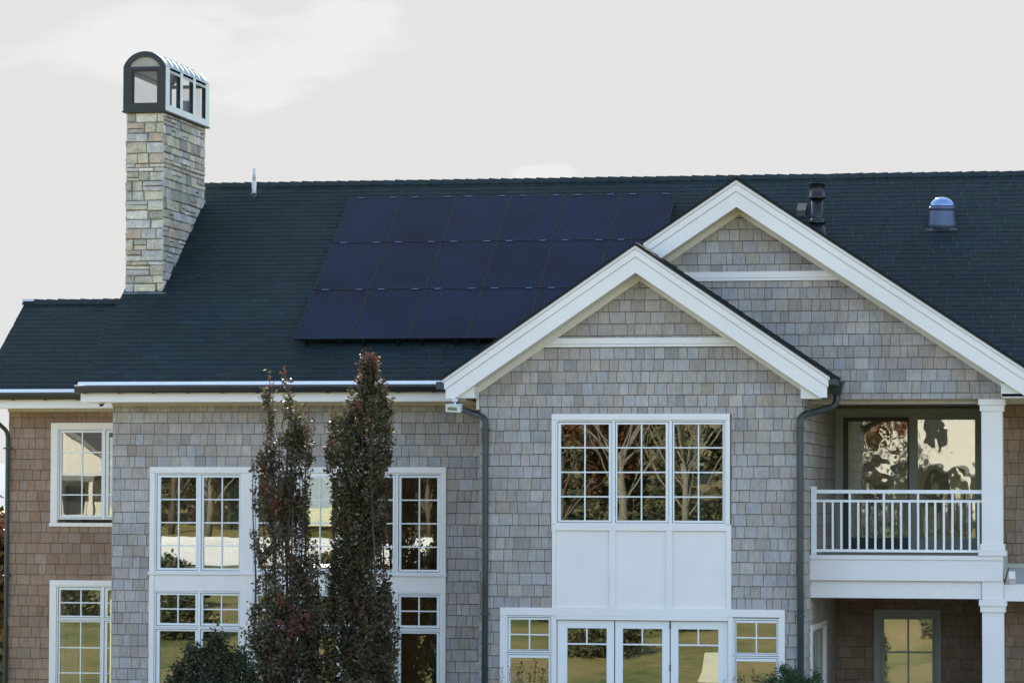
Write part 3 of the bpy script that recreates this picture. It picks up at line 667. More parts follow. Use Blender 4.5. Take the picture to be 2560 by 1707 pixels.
# ------------------------------------------------------------------ things on the roof and walls
LR = math.hypot(1, KS); SV = Vector((0, 1 / LR, KS / LR)); SN = Vector((0, -KS / LR, 1 / LR))
def on_roof(x, y, off=0.0):
    return Vector((x, y, 6.04 + KS * (y - 1.4))) + SN * off
PW, PH = 0.920, 1.495
def make_panel():
    t = thing('solar_panel', (0, 0, 0), 'x', 'solar panel', 'solar panels in three rows on the dark roof')
    b = B(); f = .013
    b.box(0, f, 0, PH, 0, .036); b.box(PW - f, PW, 0, PH, 0, .036); b.box(f, PW - f, 0, f, 0, .036); b.box(f, PW - f, PH - f, PH, 0, .036)
    b.build('frame', 'pframe', t)
    B().box(f, PW - f, f, PH - f, .018, .033).build('cell_sheet', 'cells', t)
    for x in (.16, PW - .20):
        B().box(x, x + .04, -.004, .06, -.105, -.001).build('mounting_foot', 'pframe', t)
        B().box(x - .02, x + .09, PH - .002, PH + .010, .012, .044).build('clamp', 'alu', t)
    return t
proto = make_panel(); first = True
rows = ['bottom', 'middle', 'top']; cols = ['first', 'second', 'third', 'fourth', 'fifth', 'last']
for r in range(3):
    for c in range(6):
        x = -5.772 + c * .9285; y = 2.252 + r * 1.2555
        P = on_roof(x, y, .112)
        if first: o = proto; first = False
        else:
            o = proto.copy(); COL.objects.link(o)
            for chd in list(proto.children):
                q = chd.copy(); COL.objects.link(q); q.parent = o
        o.location = P; o.rotation_euler = (math.atan(KS), 0, 0)
        o['label'] = 'dark blue solar panel, %s in the %s row counting from the chimney side' % (cols[c], rows[r])
# white plumbing vent near the chimney
p = on_roof(-7.568, 6.36); t = thing('vent_pipe', p, 'thin white plumbing vent pipe near the ridge beside the stone chimney', 'vent pipe')
B().tube([(p.x, p.y, p.z - .1), (p.x, p.y, 9.655)], .0385, 14).build('pipe', 'pvc', t)
B().tube([(p.x, p.y, 9.655), (p.x, p.y, 9.866)], .030, 14).build('pipe_end', 'pvc', t)
b = B(); b.lathe([(.085, -.16), (.062, .0), (.046, .03)], (p.x, p.y, p.z), 18); b.build('boot', 'gutter', t)
# black stove flue
p = on_roof(2.235, 4.95); t = thing('flue_pipe', p, 'tall black metal flue pipe rising behind the rear gable roof', 'flue pipe')
c = (2.235, 4.95, 0)
B().tube([(c[0], c[1], 8.35), (c[0], c[1], 9.12)], .098, 20).build('pipe', 'blackpipe', t)
B().lathe([(.126, 9.085), (.132, 9.10), (.132, 9.13), (.122, 9.135), (.122, 9.325), (.130, 9.33), (.130, 9.345), (.05, 9.345)], c, 24).build('pipe_top', 'blackpipe', t)
B().lathe([(.135, 8.685), (.142, 8.70), (.105, 8.765), (.098, 8.77)], c, 24).build('storm_collar', 'blackpipe', t)
B().lathe([(.235, 8.25), (.195, 8.40), (.115, 8.70), (.10, 8.70)], c, 24).build('flashing_cone', 'blackpipe', t)
# tubular skylight
p = on_roof(4.225, 5.30); t = thing('tubular_skylight', p, 'clear domed tubular skylight on a grey base at the right end of the roof', 'skylight')
c = (p.x, p.y, 0)
B().lathe([(.245, 8.58), (.235, 8.67), (.205, 8.87), (.20, 8.905)], c, 30).build('base', 'bluelead', t)
B().lathe([(.208, 8.905), (.212, 8.91), (.212, 8.955), (.205, 8.96)], c, 30).build('ring', 'bluelead', t)
def dome_mat():
    m, nt, out = newmat('acrylic_dome'); p = N(nt, 'ShaderNodeBsdfPrincipled'); p.inputs['Base Color'].default_value = (0.24, 0.36, 0.56, 1); p.inputs['Metallic'].default_value = 0.6; p.inputs['Roughness'].default_value = 0.08
    nt.links.new(p.outputs[0], out.inputs[0]); return m
MT['dome'] = dome_mat()
B().lathe([(.203 * math.cos(a), 8.958 + .165 * math.sin(a)) for a in [i * math.pi / 2 / 9 for i in range(9)]] + [(.004, 9.123)], c, 30).build('dome', 'dome', t)
B().box(p.x - .26, p.x + .26, p.y - .20, p.y - .16, 8.56, 8.60).build('flashing', 'gutter', t)
# small box vent
p = on_roof(1.912, 5.66); t = thing('roof_vent', p, 'small dark box vent low on the roof left of the black flue', 'roof vent')
b = B(); b.hull([(p.x - .075, p.y - .12, p.z + .02), (p.x + .075, p.y - .12, p.z + .02), (p.x + .075, p.y + .14, p.z + .16), (p.x - .075, p.y + .14, p.z + .16)], [(p.x - .075, p.y - .12, p.z - .09), (p.x + .075, p.y - .12, p.z - .09), (p.x + .075, p.y + .14, p.z + .06), (p.x - .075, p.y + .14, p.z + .06)])
b.build('hood', 'blackpipe', t); B().box(p.x - .06, p.x + .06, p.y - .124, p.y - .121, p.z - .07, p.z).build('grille', 'darkframe', t)
# floodlight under the left end of the front gable
t = thing('floodlight', (-2.64, -.44, 5.70), 'white metal floodlight hanging under the lower left end of the front gable', 'floodlight')
B().lathe([(.045, -.035), (.05, -.02), (.05, .012)], (-2.64, -.44, 5.70), 16).build('mount', 'camwhite', t)
B().tube([(-2.64, -.44, 5.67), (-2.635, -.45, 5.64), (-2.635, -.46, 5.60)], [.022, .016, .02], 10).build('arm', 'camwhite', t)
hx0, hx1, hz0, hz1 = -2.742, -2.528, 5.515, 5.610
def flood():
    b = B(); y0, y1 = -.62, -.42
    A = [(hx0, y0, hz0), (hx1, y0 + .03, hz0 - .012), (hx1, y0 + .03, hz1 - .012), (hx0, y0, hz1)]
    C = [(hx0 + .03, y1, hz0 + .02), (hx1 - .01, y1 + .02, hz0 + .01), (hx1 - .01, y1 + .02, hz1 + .012), (hx0 + .03, y1, hz1 + .02)]
    b.hull(A, C)
    b.build('housing', 'camwhite', t)
    c = [(hx0 + .022, y0 - .003, hz0 + .022), (hx1 - .038, y0 + .020, hz0 + .012), (hx1 - .050, y0 + .019, hz1 - .036), (hx0 + .034, y0 - .002, hz1 - .026)]
    b = B(); b.hull(c, [(q[0], q[1] + .02, q[2]) for q in c]); b.build('lens', 'lampglass', t)
    b = B(); b.hull([(hx0 - .006, y0 - .02, hz1 - .004), (hx1 + .006, y0 + .012, hz1 - .016), (hx1 + .002, y1, hz1 + .012), (hx0 + .02, y1, hz1 + .020)], [(hx0 - .006, y0 - .02, hz1 + .010), (hx1 + .006, y0 + .012, hz1 - .002), (hx1 + .002, y1, hz1 + .026), (hx0 + .02, y1, hz1 + .034)]); b.build('visor', 'camwhite', t)
flood()
# security camera under the eave
t = thing('security_camera', (-8.76, 1.62, 5.73), 'small white dome security camera under the eave at the left house corner', 'camera')
B().lathe([(.055, -.028), (.058, -.01), (.058, .0)], (-8.76, 1.62, 5.728), 18).build('base', 'camwhite', t)
B().lathe([(.008, -.066), (.024, -.060), (.037, -.045), (.042, -.028)], (-8.76, 1.62, 5.728), 18).build('dome', 'camdome', t)

# ------------------------------------------------------------------ indoors, seen through the panes
def lamp(x, y, z0, label):
    t = thing('floor_lamp', (x, y, z0), label, 'lamp')
    B().lathe([(.13, 0), (.13, .02), (.015, .03), (.012, 1.30)], (x, y, z0), 16).build('stand', 'wood', t)
    B().lathe([(.30, 1.28), (.235, 1.42), (.20, 1.66), (.19, 1.72)], (x, y, z0), 24).build('lamp_shade', 'lampshade', t)
lamp(.93, 2.3, .15, 'lamp with a bell shaped white shade behind the right French door')
def curtain(x0, x1, y, z0, z1, label, seed):
    rnd = random.Random(seed); b = B(); n = max(6, int((x1 - x0) / .035)); pts = []
    for i in range(n + 1): pts.append((x0 + (x1 - x0) * i / n, y + .035 * math.sin(i * 2.1 + rnd.uniform(-.5, .5))))
    for i in range(n): (a, c), (d, e) = pts[i], pts[i + 1]; b.hull([(a, c, z0), (d, e, z0), (d, e, z1), (a, c, z1)], [(a, c + .012, z0), (d, e + .012, z0), (d, e + .012, z1), (a, c + .012, z1)])
    tag(b.build('curtain', 'curtain', None), label, 'curtain')
curtain(-10.56, -10.28, 5.35, 3.1, 5.35, 'pale curtain behind the upper window of the left wing', 1)
curtain(-10.58, -10.22, 5.35, .2, 2.7, 'pale curtain at the left of the lower left wing window', 2)
curtain(-9.98, -9.76, 5.35, .2, 2.7, 'pale curtain at the middle of the lower left wing window', 3)
curtain(-6.98, -6.66, 2.4, 3.05, 4.62, 'narrow pale curtain in the upper window wall left of the tall trees', 4)
curtain(-3.62, -3.38, 2.4, .2, 2.7, 'pale curtain in the lower window right of the tall trees', 5)

# ------------------------------------------------------------------ plants
def leaves(b, c, n, spread, size, rnd, tint, squash=1.0):
    for _ in range(n):
        p = Vector(c) + Vector((rnd.gauss(0, spread), rnd.gauss(0, spread), rnd.gauss(0, spread * squash)))
        d = Vector((rnd.uniform(-1, 1), rnd.uniform(-1, 1), rnd.uniform(-.5, 1))).normalized(); e = d.orthogonal().normalized()
        e = Matrix.Rotation(rnd.uniform(0, 6.28), 3, d) @ e; s = size * rnd.uniform(.5, 1.5); w = s * rnd.uniform(.22, .36)
        q = rnd.uniform(.75, 1.3); tt = tuple(k * q for k in tint)
        m = p + d * s * .5 + d.cross(e) * s * .10
        b.face([p, m + e * w, p + d * s, m - e * w], tt)
def columnar(name, x0, y0, prof, stems, nclus, nleaf, label, seed, red, thresh):
    """prof rows: (z, left x, right x); narrow upright tree: stems rising side by side, twigs with leaf clumps"""
    rnd = random.Random(seed); t = thing(name, (x0, y0, 0), label, 'tree')
    def at(z):
        if z <= prof[-1][0]: return prof[-1][1:]
        for (za, la, ra), (zb, lb, rb) in zip(prof, prof[1:]):
            if zb <= z <= za: k = (z - zb) / (za - zb); return lb + k * (la - lb), rb + k * (ra - rb)
        return prof[0][1:]
    tr = B(); paths = []
    tr.tube([(x0, y0, -.05), (x0 + .01, y0, .5), (x0, y0 + .01, 1.1)], [.10, .085, .07], 10)
    for (sx, top) in stems:
        pts = [(x0, y0, .7)]; ph = rnd.uniform(0, 6); dy = rnd.uniform(-.22, .22); n = 14
        for i in range(1, n + 1):
            k = i / n; z = .7 + (top - .7) * k; l, r = at(z); m = (l + r) / 2; hw = (r - l) / 2
            e = min(1, k * 3.0); xx = x0 + (sx - x0) * e * (1 if k > .33 else .9)
            pts.append((xx + .025 * math.sin(ph + k * 9), y0 + dy * e + .025 * math.cos(ph + k * 8), z))
        tr.tube(pts, [.026 * (1 - i / (n + 1)) + .0025 for i in range(n + 1)], 7); paths.append(pts)
    cr = B(); zmax, zmin = prof[0][0], .6; done = 0; tries = 0
    while done < nclus and tries < nclus * 8:
        tries += 1; z = zmin + (zmax - zmin) * rnd.random() ** 1.12; l, r = at(z); m, hw = (l + r) / 2, max(.02, (r - l) / 2 - .03)
        if rnd.random() > min(1, .18 + hw / .42): continue
        a = rnd.uniform(0, 6.283); q = rnd.random() ** .42; x = m + hw * q * math.cos(a); y = y0 + hw * .85 * q * math.sin(a)
        if noise.noise(Vector((x * 3.1 + seed, y * 3.1, z * 1.6))) + .35 * noise.noise(Vector((x * 9, y * 9 + seed, z * 5))) < thresh - (.42 if z < 3.0 else (.10 if z < 4.2 else 0)): continue
        done += 1
        isred = noise.noise(Vector((x * 2.4, y * 2.4 + 7 * seed, z * 1.9))) > red[0] or rnd.random() < red[1] or z > zmax - .22 * rnd.random()
        tint = rnd.choice(((.140, .055, .036), (.110, .058, .036))) if isred else rnd.choice(((.070, .060, .026), (.092, .078, .036), (.135, .115, .068), (.056, .048, .022)))
        leaves(cr, (x, y, z), int(nleaf * rnd.uniform(.7, 1.5)), .040, .062, rnd, tint, 1.7)
        # twig back towards the middle of the tree
        zz = z - rnd.uniform(.12, .4); l2, r2 = at(zz)
        if rnd.random() < .5: tr.tube([(x, y, z + .05), (x + (m - x) * .25, y + (y0 - y) * .25, z - .1), (x + (m - x) * .6, y + (y0 - y) * .6, zz - .1)], [.003, .005, .008], 4, caps=False)
    for _ in range(110):                                              # feathery sprigs along the outline
        z = rnd.uniform(1.2, zmax - .1); l, r = at(z); sd = rnd.choice((-1, 1)); x = (r if sd > 0 else l) - sd * .03; y = y0 + rnd.gauss(0, .1)
        L = rnd.uniform(.10, .30); q = (x + sd * rnd.uniform(.0, .07), y, z + L)
        tr.tube([(x - sd * .05, y, z - .12), (x, y, z), q], [.005, .004, .0015], 4, caps=False)
        for i in range(6):
            k = i / 5; leaves(cr, (x + (q[0] - x) * k, y, z + L * k), 3, .018, .055, rnd, (.140, .058, .036) if rnd.random() < .22 else (.078, .072, .032), 1.2)
    cr.build('crown', 'leaf', t); tr.build('trunk', 'bark', t); return t, tr, cr
sx = lambda p: -5.013 + (p * .5464 + 560 - 705) * .00603
sz = lambda q: 6.319 - (q * .5466 + 850 - 890) * .005824
PB = [(sz(100), sx(648), sx(676)), (sz(125), sx(634), sx(704)), (sz(190), sx(632), sx(698)), (sz(240), sx(612), sx(736)), (sz(320), sx(575), sx(768)), (sz(365), sx(510), sx(768)), (sz(420), sx(482), sx(764)), (sz(580), sx(476), sx(752)), (sz(700), sx(505), sx(732)), (sz(850), sx(512), sx(735)), (sz(1000), sx(504), sx(716)), (sz(1150), sx(502), sx(752)), (sz(1300), sx(490), sx(786)), (sz(1450), sx(478), sx(790)), (sz(1560), sx(478), sx(785)), (.6, sx(520), sx(760)), (.4, sx(600), sx(680))]
columnar('columnar_tree', sx(640), -1.5, PB, [(sx(660), 6.25), (sx(600), 5.5), (sx(700), 5.6), (sx(540), 4.9), (sx(640), 5.9), (sx(560), 4.4), (sx(690), 4.6)], 1120, 28, 'dense narrow purple-green columnar tree before the window wall, the taller right-hand one', 3, (.54, .03), -.32)
PA = [(sz(160), sx(208), sx(246)), (sz(200), sx(198), sx(300)), (sz(270), sx(182), sx(312)), (sz(330), sx(212), sx(330)), (sz(370), sx(212), sx(388)), (sz(450), sx(215), sx(400)), (sz(540), sx(205), sx(402)), (sz(570), sx(132), sx(404)), (sz(700), sx(132), sx(396)), (sz(860), sx(145), sx(392)), (sz(1000), sx(160), sx(405)), (sz(1060), sx(168), sx(490)), (sz(1120), sx(200), sx(500)), (sz(1250), sx(145), sx(506)), (sz(1400), sx(130), sx(498)), (sz(1560), sx(126), sx(480)), (.6, sx(200), sx(440)), (.4, sx(280), sx(340))]
ta, tra, cra = columnar('columnar_tree', sx(300), -1.6, PA, [(sx(225), 5.95), (sx(285), 5.75), (sx(375), 5.55), (sx(310), 5.6), (sx(250), 5.2), (sx(345), 5.4), (sx(160), 4.75), (sx(200), 4.4), (sx(375), 4.6), (sx(430), 3.4), (sx(330), 5.0)], 900, 22, 'sparse columnar tree with bare stems and reddish tips, left of the denser one', 5, (.26, .09), .05)

def shrub(x0, y0, label, name, prof_h, hw, n, nl, size, tints, seed, cat='shrub', lobes=5, mat='needle', base=0.0, tops=None, fat=.62):
    rnd = random.Random(seed); t = thing(name, (x0, y0, base), label, cat); b = B(); tr = B()
    tops0 = [(0, prof_h)] + [(rnd.uniform(-.85, .85) * hw, prof_h * rnd.uniform(*((.66, .86) if prof_h > 2 else (.86, 1.0)))) for _ in range(lobes)]
    tops = tops or tops0
    for i in range(n):
        lx, top = rnd.choice(tops); k = rnd.random() ** .8; z = base + .15 + (top - .15) * k
        w = hw * (1 - abs(lx) / hw * .55) * math.sqrt(max(0.02, 1 - k ** 1.7)) * fat
        a = rnd.uniform(0, 6.283); q = rnd.random() ** .4; x = x0 + lx * (.5 + .5 * k) + w * q * math.cos(a); y = y0 + w * q * math.sin(a)
        tint = rnd.choice(tints)
        leaves(b, (x, y, z), nl, size * .9, size, rnd, tint, 1.5)
        if rnd.random() < .2: tr.tube([(x0 + lx * .2, y0, base + .1), (x0 + (x - x0) * .6, y0 + (y - y0) * .6, base + (z - base) * .6), (x, y, z)], [.018, .010, .004], 5, caps=False)
    tr.tube([(x0, y0, base - .05), (x0, y0, base + .35)], [.05, .03], 8)
    b.build('foliage', mat, t); tr.build('stem', 'bark', t)
DG = ((.036, .044, .020), (.050, .058, .026), (.026, .033, .016), (.066, .070, .034))
shrub(-5.58, -3.0, 'dark evergreen shrub in front of the lower windows left of the columnar trees', 'evergreen_shrub', 2.34, .76, 1900, 20, .048, DG, 31, tops=[(0.02, 2.26), (.02, 2.22), (-.34, 2.12), (.38, 2.08), (-.52, 1.84), (.54, 1.78), (.2, 2.0), (-.16, 2.06), (-.62, 1.62), (.60, 1.56)], fat=.42)
BG = ((.040, .085, .030), (.055, .105, .040), (.030, .062, .024))
shrub(2.30, -1.2, 'bright green clipped shrub at the foot of the right downspout', 'green_shrub', 1.84, .66, 1500, 18, .032, BG, 33, lobes=9)
# dry ornamental grass by the doors
t = thing('ornamental_grass', (-1.75, -.9, 0), 'wispy dry ornamental grass in front of the left door side light', 'grass plant')
b = B(); rnd = random.Random(8)
for i in range(46):
    a = rnd.uniform(0, 6.28); s = rnd.uniform(.05, .30); h = rnd.uniform(1.2, 1.78); x, y = -1.75 + s * math.cos(a), -.9 + s * math.sin(a)
    b.tube([(-1.75 + .1 * math.cos(a), -.9 + .1 * math.sin(a), 0), (-1.75 + (x + 1.75) * .7, -.9 + (y + .9) * .7, h * .6), (x, y, h)], [.006, .004, .0015], 4, caps=False)
    for _ in range(5): leaves(b, (x, y, h - rnd.uniform(0, .16)), 2, .012, .035, rnd, (.3, .25, .16))
b.build('blades', 'stalk', t)
t = thing('ornamental_grass', (1.62, -.95, 0), 'wispy dry ornamental grass left of the bright green shrub by the doors', 'grass plant')
b = B()
for i in range(40):
    a = rnd.uniform(0, 6.28); s = rnd.uniform(.05, .26); h = rnd.uniform(1.1, 1.68); x, y = 1.62 + s * math.cos(a), -.95 + s * math.sin(a)
    b.tube([(1.62 + .1 * math.cos(a), -.95 + .1 * math.sin(a), 0), (1.62 + (x - 1.62) * .7, -.95 + (y + .95) * .7, h * .6), (x, y, h)], [.006, .004, .0015], 4, caps=False)
    for _ in range(4): leaves(b, (x, y, h - rnd.uniform(0, .16)), 2, .012, .035, rnd, (.3, .25, .16))
b.build('blades', 'stalk', t)

# ------------------------------------------------------------------ ground, far land
def gz(x, y):
    z = 0.0
    if y < -7: z = 1.85 * min(1, (-7 - y) / 40.0) ** 1.1
    if y < -92: z += (-92 - y) * .085
    if y > 14: z -= min(3.0, (y - 14) * .06)
    return z + (.30 * noise.noise(Vector((x * .05, y * .05, 3))) + .16 * noise.noise(Vector((x * .16, y * .16, 8)))) * min(1, max(0, (abs(y + 1) - 9) / 12))
xs = [-900, -500, -300, -200, -150] + list(range(-120, 121, 6)) + [150, 200, 300, 500, 900]
ys = [-700, -450, -300, -220] + list(range(-180, -60, 6)) + list(range(-60, 31, 3)) + [40, 60, 90, 150, 260, 500, 1000, 2200]
b = B(); nx = len(xs)
for y in ys:
    for x in xs: b.v.append((x, y, gz(x, y)))
for j in range(len(ys) - 1):
    for i in range(nx - 1):
        a = j * nx + i; b.smooth.add(len(b.f)); b.f.append((a, a + 1, a + nx + 1, a + nx)); b.t.append((.2, .2, .1))
tag(b.build('ground', 'grass'), kind='structure')
b = B(); b.box(-12.5, 9.5, -5.2, .02, -.05, .018); tag(b.build('patio', 'paving'), kind='structure')
b = B(); gx = list(range(-78, -3, 3)); gy = list(range(-86, -51, 3))
for y in gy:
    for x in gx: b.v.append((x, y, 1.90 + .22 * noise.noise(Vector((x * .09, y * .09, 0))) + (.55 if y < -80 else 0)))
for j in range(len(gy) - 1):
    for i in range(len(gx) - 1):
        a = j * len(gx) + i; b.smooth.add(len(b.f)); b.f.append((a, a + 1, a + len(gx) + 1, a + len(gx))); b.t.append((.5, .5, .5))
tag(b.build('gravel_yard', 'gravel'), kind='structure')
b = B(); rnd = random.Random(4); n = 60; pr = [(-1400 + 2800 * i / n, 20 + 26 * noise.noise(Vector((i * .22, 0, 1))) + 5 * rnd.random()) for i in range(n + 1)]
for i in range(n):
    (x0, h0), (x1, h1) = pr[i], pr[i + 1]
    b.face([(x0, 1500, -20), (x1, 1500, -20), (x1, 1700, h1), (x0, 1700, h0)]); b.face([(x0, 1700, h0), (x1, 1700, h1), (x1, 2100, -20), (x0, 2100, -20)])
tag(b.build('hills', 'hill'), kind='structure')

# ------------------------------------------------------------------ trees and houses across the lawn (mirrored in the panes) and at the far left
def big_tree(kind, x, y, h, label, seed, group):
    rnd = random.Random(seed); z0 = gz(x, y) - .1; t = thing(kind + '_tree', (x, y, z0), label, 'tree', group); tr = B(); cr = B()
    if kind == 'conifer':
        tr.tube([(x, y, z0), (x, y, z0 + h * .95)], [h * .022, .02], 8)
        for i in range(650):
            k = rnd.random() ** .75; z = z0 + h * (.08 + .92 * (1 - k)); r = h * .20 * k * (1 + .25 * math.sin(z * 5.5)) * rnd.random() ** .35; a = rnd.uniform(0, 6.28)
            leaves(cr, (x + r * math.cos(a), y + r * math.sin(a), z), 9, .13, .34, rnd, rnd.choice(((.048, .054, .026), (.070, .072, .034), (.095, .085, .044))), .7)
        cr.build('crown', 'needle', t)
    else:
        bare = kind == 'bare'; lim = 16 if bare else 9
        tr.tube([(x, y, z0), (x + .1, y, z0 + h * .22), (x + .05, y + .1, z0 + h * .4)], [h * .020, h * .016, h * .012], 9)
        def limb(p, d, L, r, dep):
            q = Vector(p) + d * L * .5 + Vector((rnd.uniform(-1, 1), rnd.uniform(-1, 1), .3)) * L * .07; e = q + (d + Vector((rnd.uniform(-.3, .3), rnd.uniform(-.3, .3), .25))).normalized() * L * .5
            r *= (.55 if bare else 1); tr.tube([p, q, e], [r, r * .75, r * .45], 6, caps=False)
            if dep:
                for _ in range(3): limb(tuple(q + (e - q) * rnd.random()), (d + Vector((rnd.uniform(-.8, .8), rnd.uniform(-.8, .8), rnd.uniform(-.1, .6)))).normalized(), L * .62, r * .45, dep - 1)
            if not bare or rnd.random() < .10:
                for _ in range(7 if not bare else 1): leaves(cr, tuple(e + Vector((rnd.gauss(0, .35), rnd.gauss(0, .35), rnd.gauss(0, .3)))), 10, .22, .26, rnd, rnd.choice(((.13, .050, .028), (.15, .075, .030), (.10, .042, .028), (.10, .080, .034))))
        for i in range(lim):
            a = i * 2.4 + rnd.uniform(-.4, .4); zz = z0 + h * rnd.uniform(.14, .42)
            limb((x, y, zz), Vector((math.cos(a) * .62, math.sin(a) * .62, rnd.uniform(.6, 1.1))).normalized(), h * rnd.uniform(.34, .5), h * .0085, 2)
        cr.build('crown', 'leaf', t)
    tr.build('trunk', 'birch' if kind == 'bare' else 'bark', t); return t
rnd = random.Random(77)
spec = [('conifer', -16, -104, 15), ('conifer', -7, -110, 17), ('conifer', -23, -108, 16), ('conifer', -29, -112, 14), ('conifer', 6, -112, 15), ('conifer', -43, -112, 16), ('conifer', 13, -104, 13), ('conifer', -12, -118, 18), ('conifer', -20, -120, 17), ('conifer', -1, -120, 17), ('conifer', -53, -116, 15), ('conifer', -36, -108, 14), ('conifer', -39.5, -113, 16), ('conifer', -33, -118, 17), ('conifer', -47, -122, 17), ('autumn', -37.5, -99, 8), ('autumn', -28, -100, 7.5), ('bare', -34, -93, 9), ('conifer', -9.5, -95.0, 8.0), ('conifer', -12.4, -93.0, 7.0), ('conifer', -15.2, -96.0, 8.5), ('conifer', -18.0, -94.0, 7.5), ('conifer', -21.0, -96.0, 8.0), ('conifer', -24.5, -99.0, 8.0), ('conifer', -27.5, -103.0, 8.5), ('conifer', -30.0, -100.0, 7.5), ('conifer', -32.5, -104.0, 9.0), ('conifer', -35.2, -101.0, 8.0), ('conifer', -38.0, -104.0, 8.5), ('conifer', -41.0, -102.0, 8.0),   
        ('autumn', -6.5, -88, 9), ('autumn', -24, -94, 8.5), ('autumn', -31.5, -96, 8), ('autumn', -17, -92, 6.5), ('bare', -13.2, -84, 10), ('bare', -10, -80, 9), ('bare', -27, -90, 9.5), ('bare', 3, -92, 9)]
first = {}
for i, (k, x, y, h) in enumerate(spec):
    lab = {'conifer': 'tall dark conifer across the lawn, mirrored in the window panes', 'autumn': 'red and orange autumn tree across the lawn, mirrored in the panes', 'bare': 'bare pale-barked tree across the lawn, mirrored in the panes'}[k]
    if k not in first: first[k] = (big_tree(k, x, y, h, lab, i, lab.split(' across')[0].split(' ', 1)[1] + 's across the lawn'), h); continue
    p, ph = first[k]; o = p.copy(); COL.objects.link(o); o.location = (x, y, gz(x, y) - .1); s = h / ph; o.scale = (s, s, s); o.rotation_euler = (0, 0, i * 1.3)
    for c in list(p.children): q = c.copy(); COL.objects.link(q); q.parent = o
def far_house(x, y, w, d, h, label, rot):
    z0 = gz(x, y) - .2; t = thing('neighbour_house', (x, y, z0), label, 'house'); base = Vector((x, y, z0))
    b = B(); b.box(x - w / 2, x + w / 2, y - d / 2, y + d / 2, z0, z0 + h)
    b.prism([(x - w / 2, z0 + h), (x + w / 2, z0 + h), (x, z0 + h + w * .36)], y - d / 2, y + d / 2); b.build('wall', 'housepaint', t)
    b = B(); chev(b, x, z0 + h + w * .36 + .25, .72, x - w / 2 - .5, x + w / 2 + .5, 0, .22, y - d / 2 - .5, y + d / 2 + .5); b.build('roof', 'houseroof', t)
    yf = y + d / 2
    for i in range(3):
        for zz in (1.0, 3.7):
            if zz + 1.5 > h + .6: continue
            xx = x - w / 2 + w * (i + .5) / 3
            f = B(); f.ring(xx - .6, xx + .6, z0 + zz, z0 + zz + 1.6, .12, yf - .02, yf + .06); f = f.build('window', 'housepaint', t)
            B().box(xx - .5, xx + .5, yf + .001, yf + .02, z0 + zz + .1, z0 + zz + 1.5).build('pane', 'darkglass', f)
    b = B(); b.box(x - w / 2, x + w / 2, yf, yf + 1.8, z0 + 2.75, z0 + 3.0); b.build('porch_roof', 'houseroof', t)
    for i in range(4): xx = x - w / 2 + .2 + (w - .4) * i / 3; B().box(xx - .12, xx + .12, yf + 1.5, yf + 1.74, z0, z0 + 2.75).build('column', 'housepaint', t)
far_house(-45.8, -98, 9.5, 8, 3.7, 'white gabled house across the lawn, mirrored in the left wing window', 0)
far_house(-2.2, -104, 9, 8, 5.0, 'white gabled house across the lawn, mirrored in the balcony door', 0)
# low bushes on the lawn between the house and the camera, below the picture and mirrored in the lower panes
bush = None; rb = random.Random(12)
for i, (bx, by, sc) in enumerate(((-4.4, -24, 1.0), (-6.6, -33, 1.25), (-3.2, -29.5, .8), (1.35, -33, 1.6), (2.9, -24, .9), (-9.6, -27, 1.1), (-13.0, -31, 1.3), (-15.4, -25, 1.0), (-11.4, -38, 1.2), (-18.2, -33, 1.2), (-21, -27, 1.0), (-1.5, -38, 1.1))):
    if bush is None:
        t = thing('lawn_bush', (bx, by, gz(bx, by) - .05), 'low rounded bush on the lawn, mirrored in the lower panes', 'shrub', 'low bushes on the lawn'); bush = t; b = B()
        for _ in range(500):
            a = rb.uniform(0, 6.28); q = rb.random() ** .4; el = rb.uniform(0, 1.5)
            leaves(b, (bx + .95 * q * math.cos(a) * math.cos(el), by + .95 * q * math.sin(a) * math.cos(el), t.location.z + .1 + 1.15 * q * math.sin(el)), 9, .08, .12, rb, rb.choice(DG))
        b.build('foliage', 'needle', t); B().tube([(bx, by, t.location.z - .1), (bx, by, t.location.z + .5)], [.06, .04], 8).build('stem', 'bark', t); continue
    o = bush.copy(); COL.objects.link(o); o.location = (bx, by, gz(bx, by) - .05); o.scale = (sc, sc, sc * rb.uniform(.8, 1.15)); o.rotation_euler = (0, 0, i * 1.1)
    for c in list(bush.children): q = c.copy(); COL.objects.link(q); q.parent = o
# far left strip behind the house
big_tree('autumn', -19.2, 26, 4.2, 'red-leaved tree at the far left edge beside the house', 91, None)
o = big_tree('conifer', -31, 60, 6.2, 'dark conifer at the far left edge beyond the house', 92, None)

# ------------------------------------------------------------------ camera, light, sky
cam = bpy.data.cameras.new('camera'); co = bpy.data.objects.new('camera', cam); COL.objects.link(co)
f, roll, vx, vy = 8350.0, 0.0027, 1570.0, 377.0
cr_, sr_ = math.cos(roll), math.sin(roll)
ux, uy = cr_ * vx - sr_ * vy, sr_ * vx + cr_ * vy
phi = math.atan(uy / f); th = math.atan(ux * math.cos(phi) / f)
co.location = (7.3353, -49.0, 4.3)
F = Vector((-math.sin(th) * math.cos(phi), math.cos(th) * math.cos(phi), math.sin(phi))); RR = Vector((math.cos(th), math.sin(th), 0)); UU = RR.cross(F)
R2 = RR * cr_ + UU * sr_; U2 = UU * cr_ - RR * sr_
co.matrix_world = Matrix(((R2.x, U2.x, -F.x, co.location.x), (R2.y, U2.y, -F.y, co.location.y), (R2.z, U2.z, -F.z, co.location.z), (0, 0, 0, 1)))
cam.sensor_width = 36; cam.sensor_fit = 'HORIZONTAL'; cam.lens = 36 * f / 2560; cam.clip_start = .5; cam.clip_end = 6000
S.camera = co

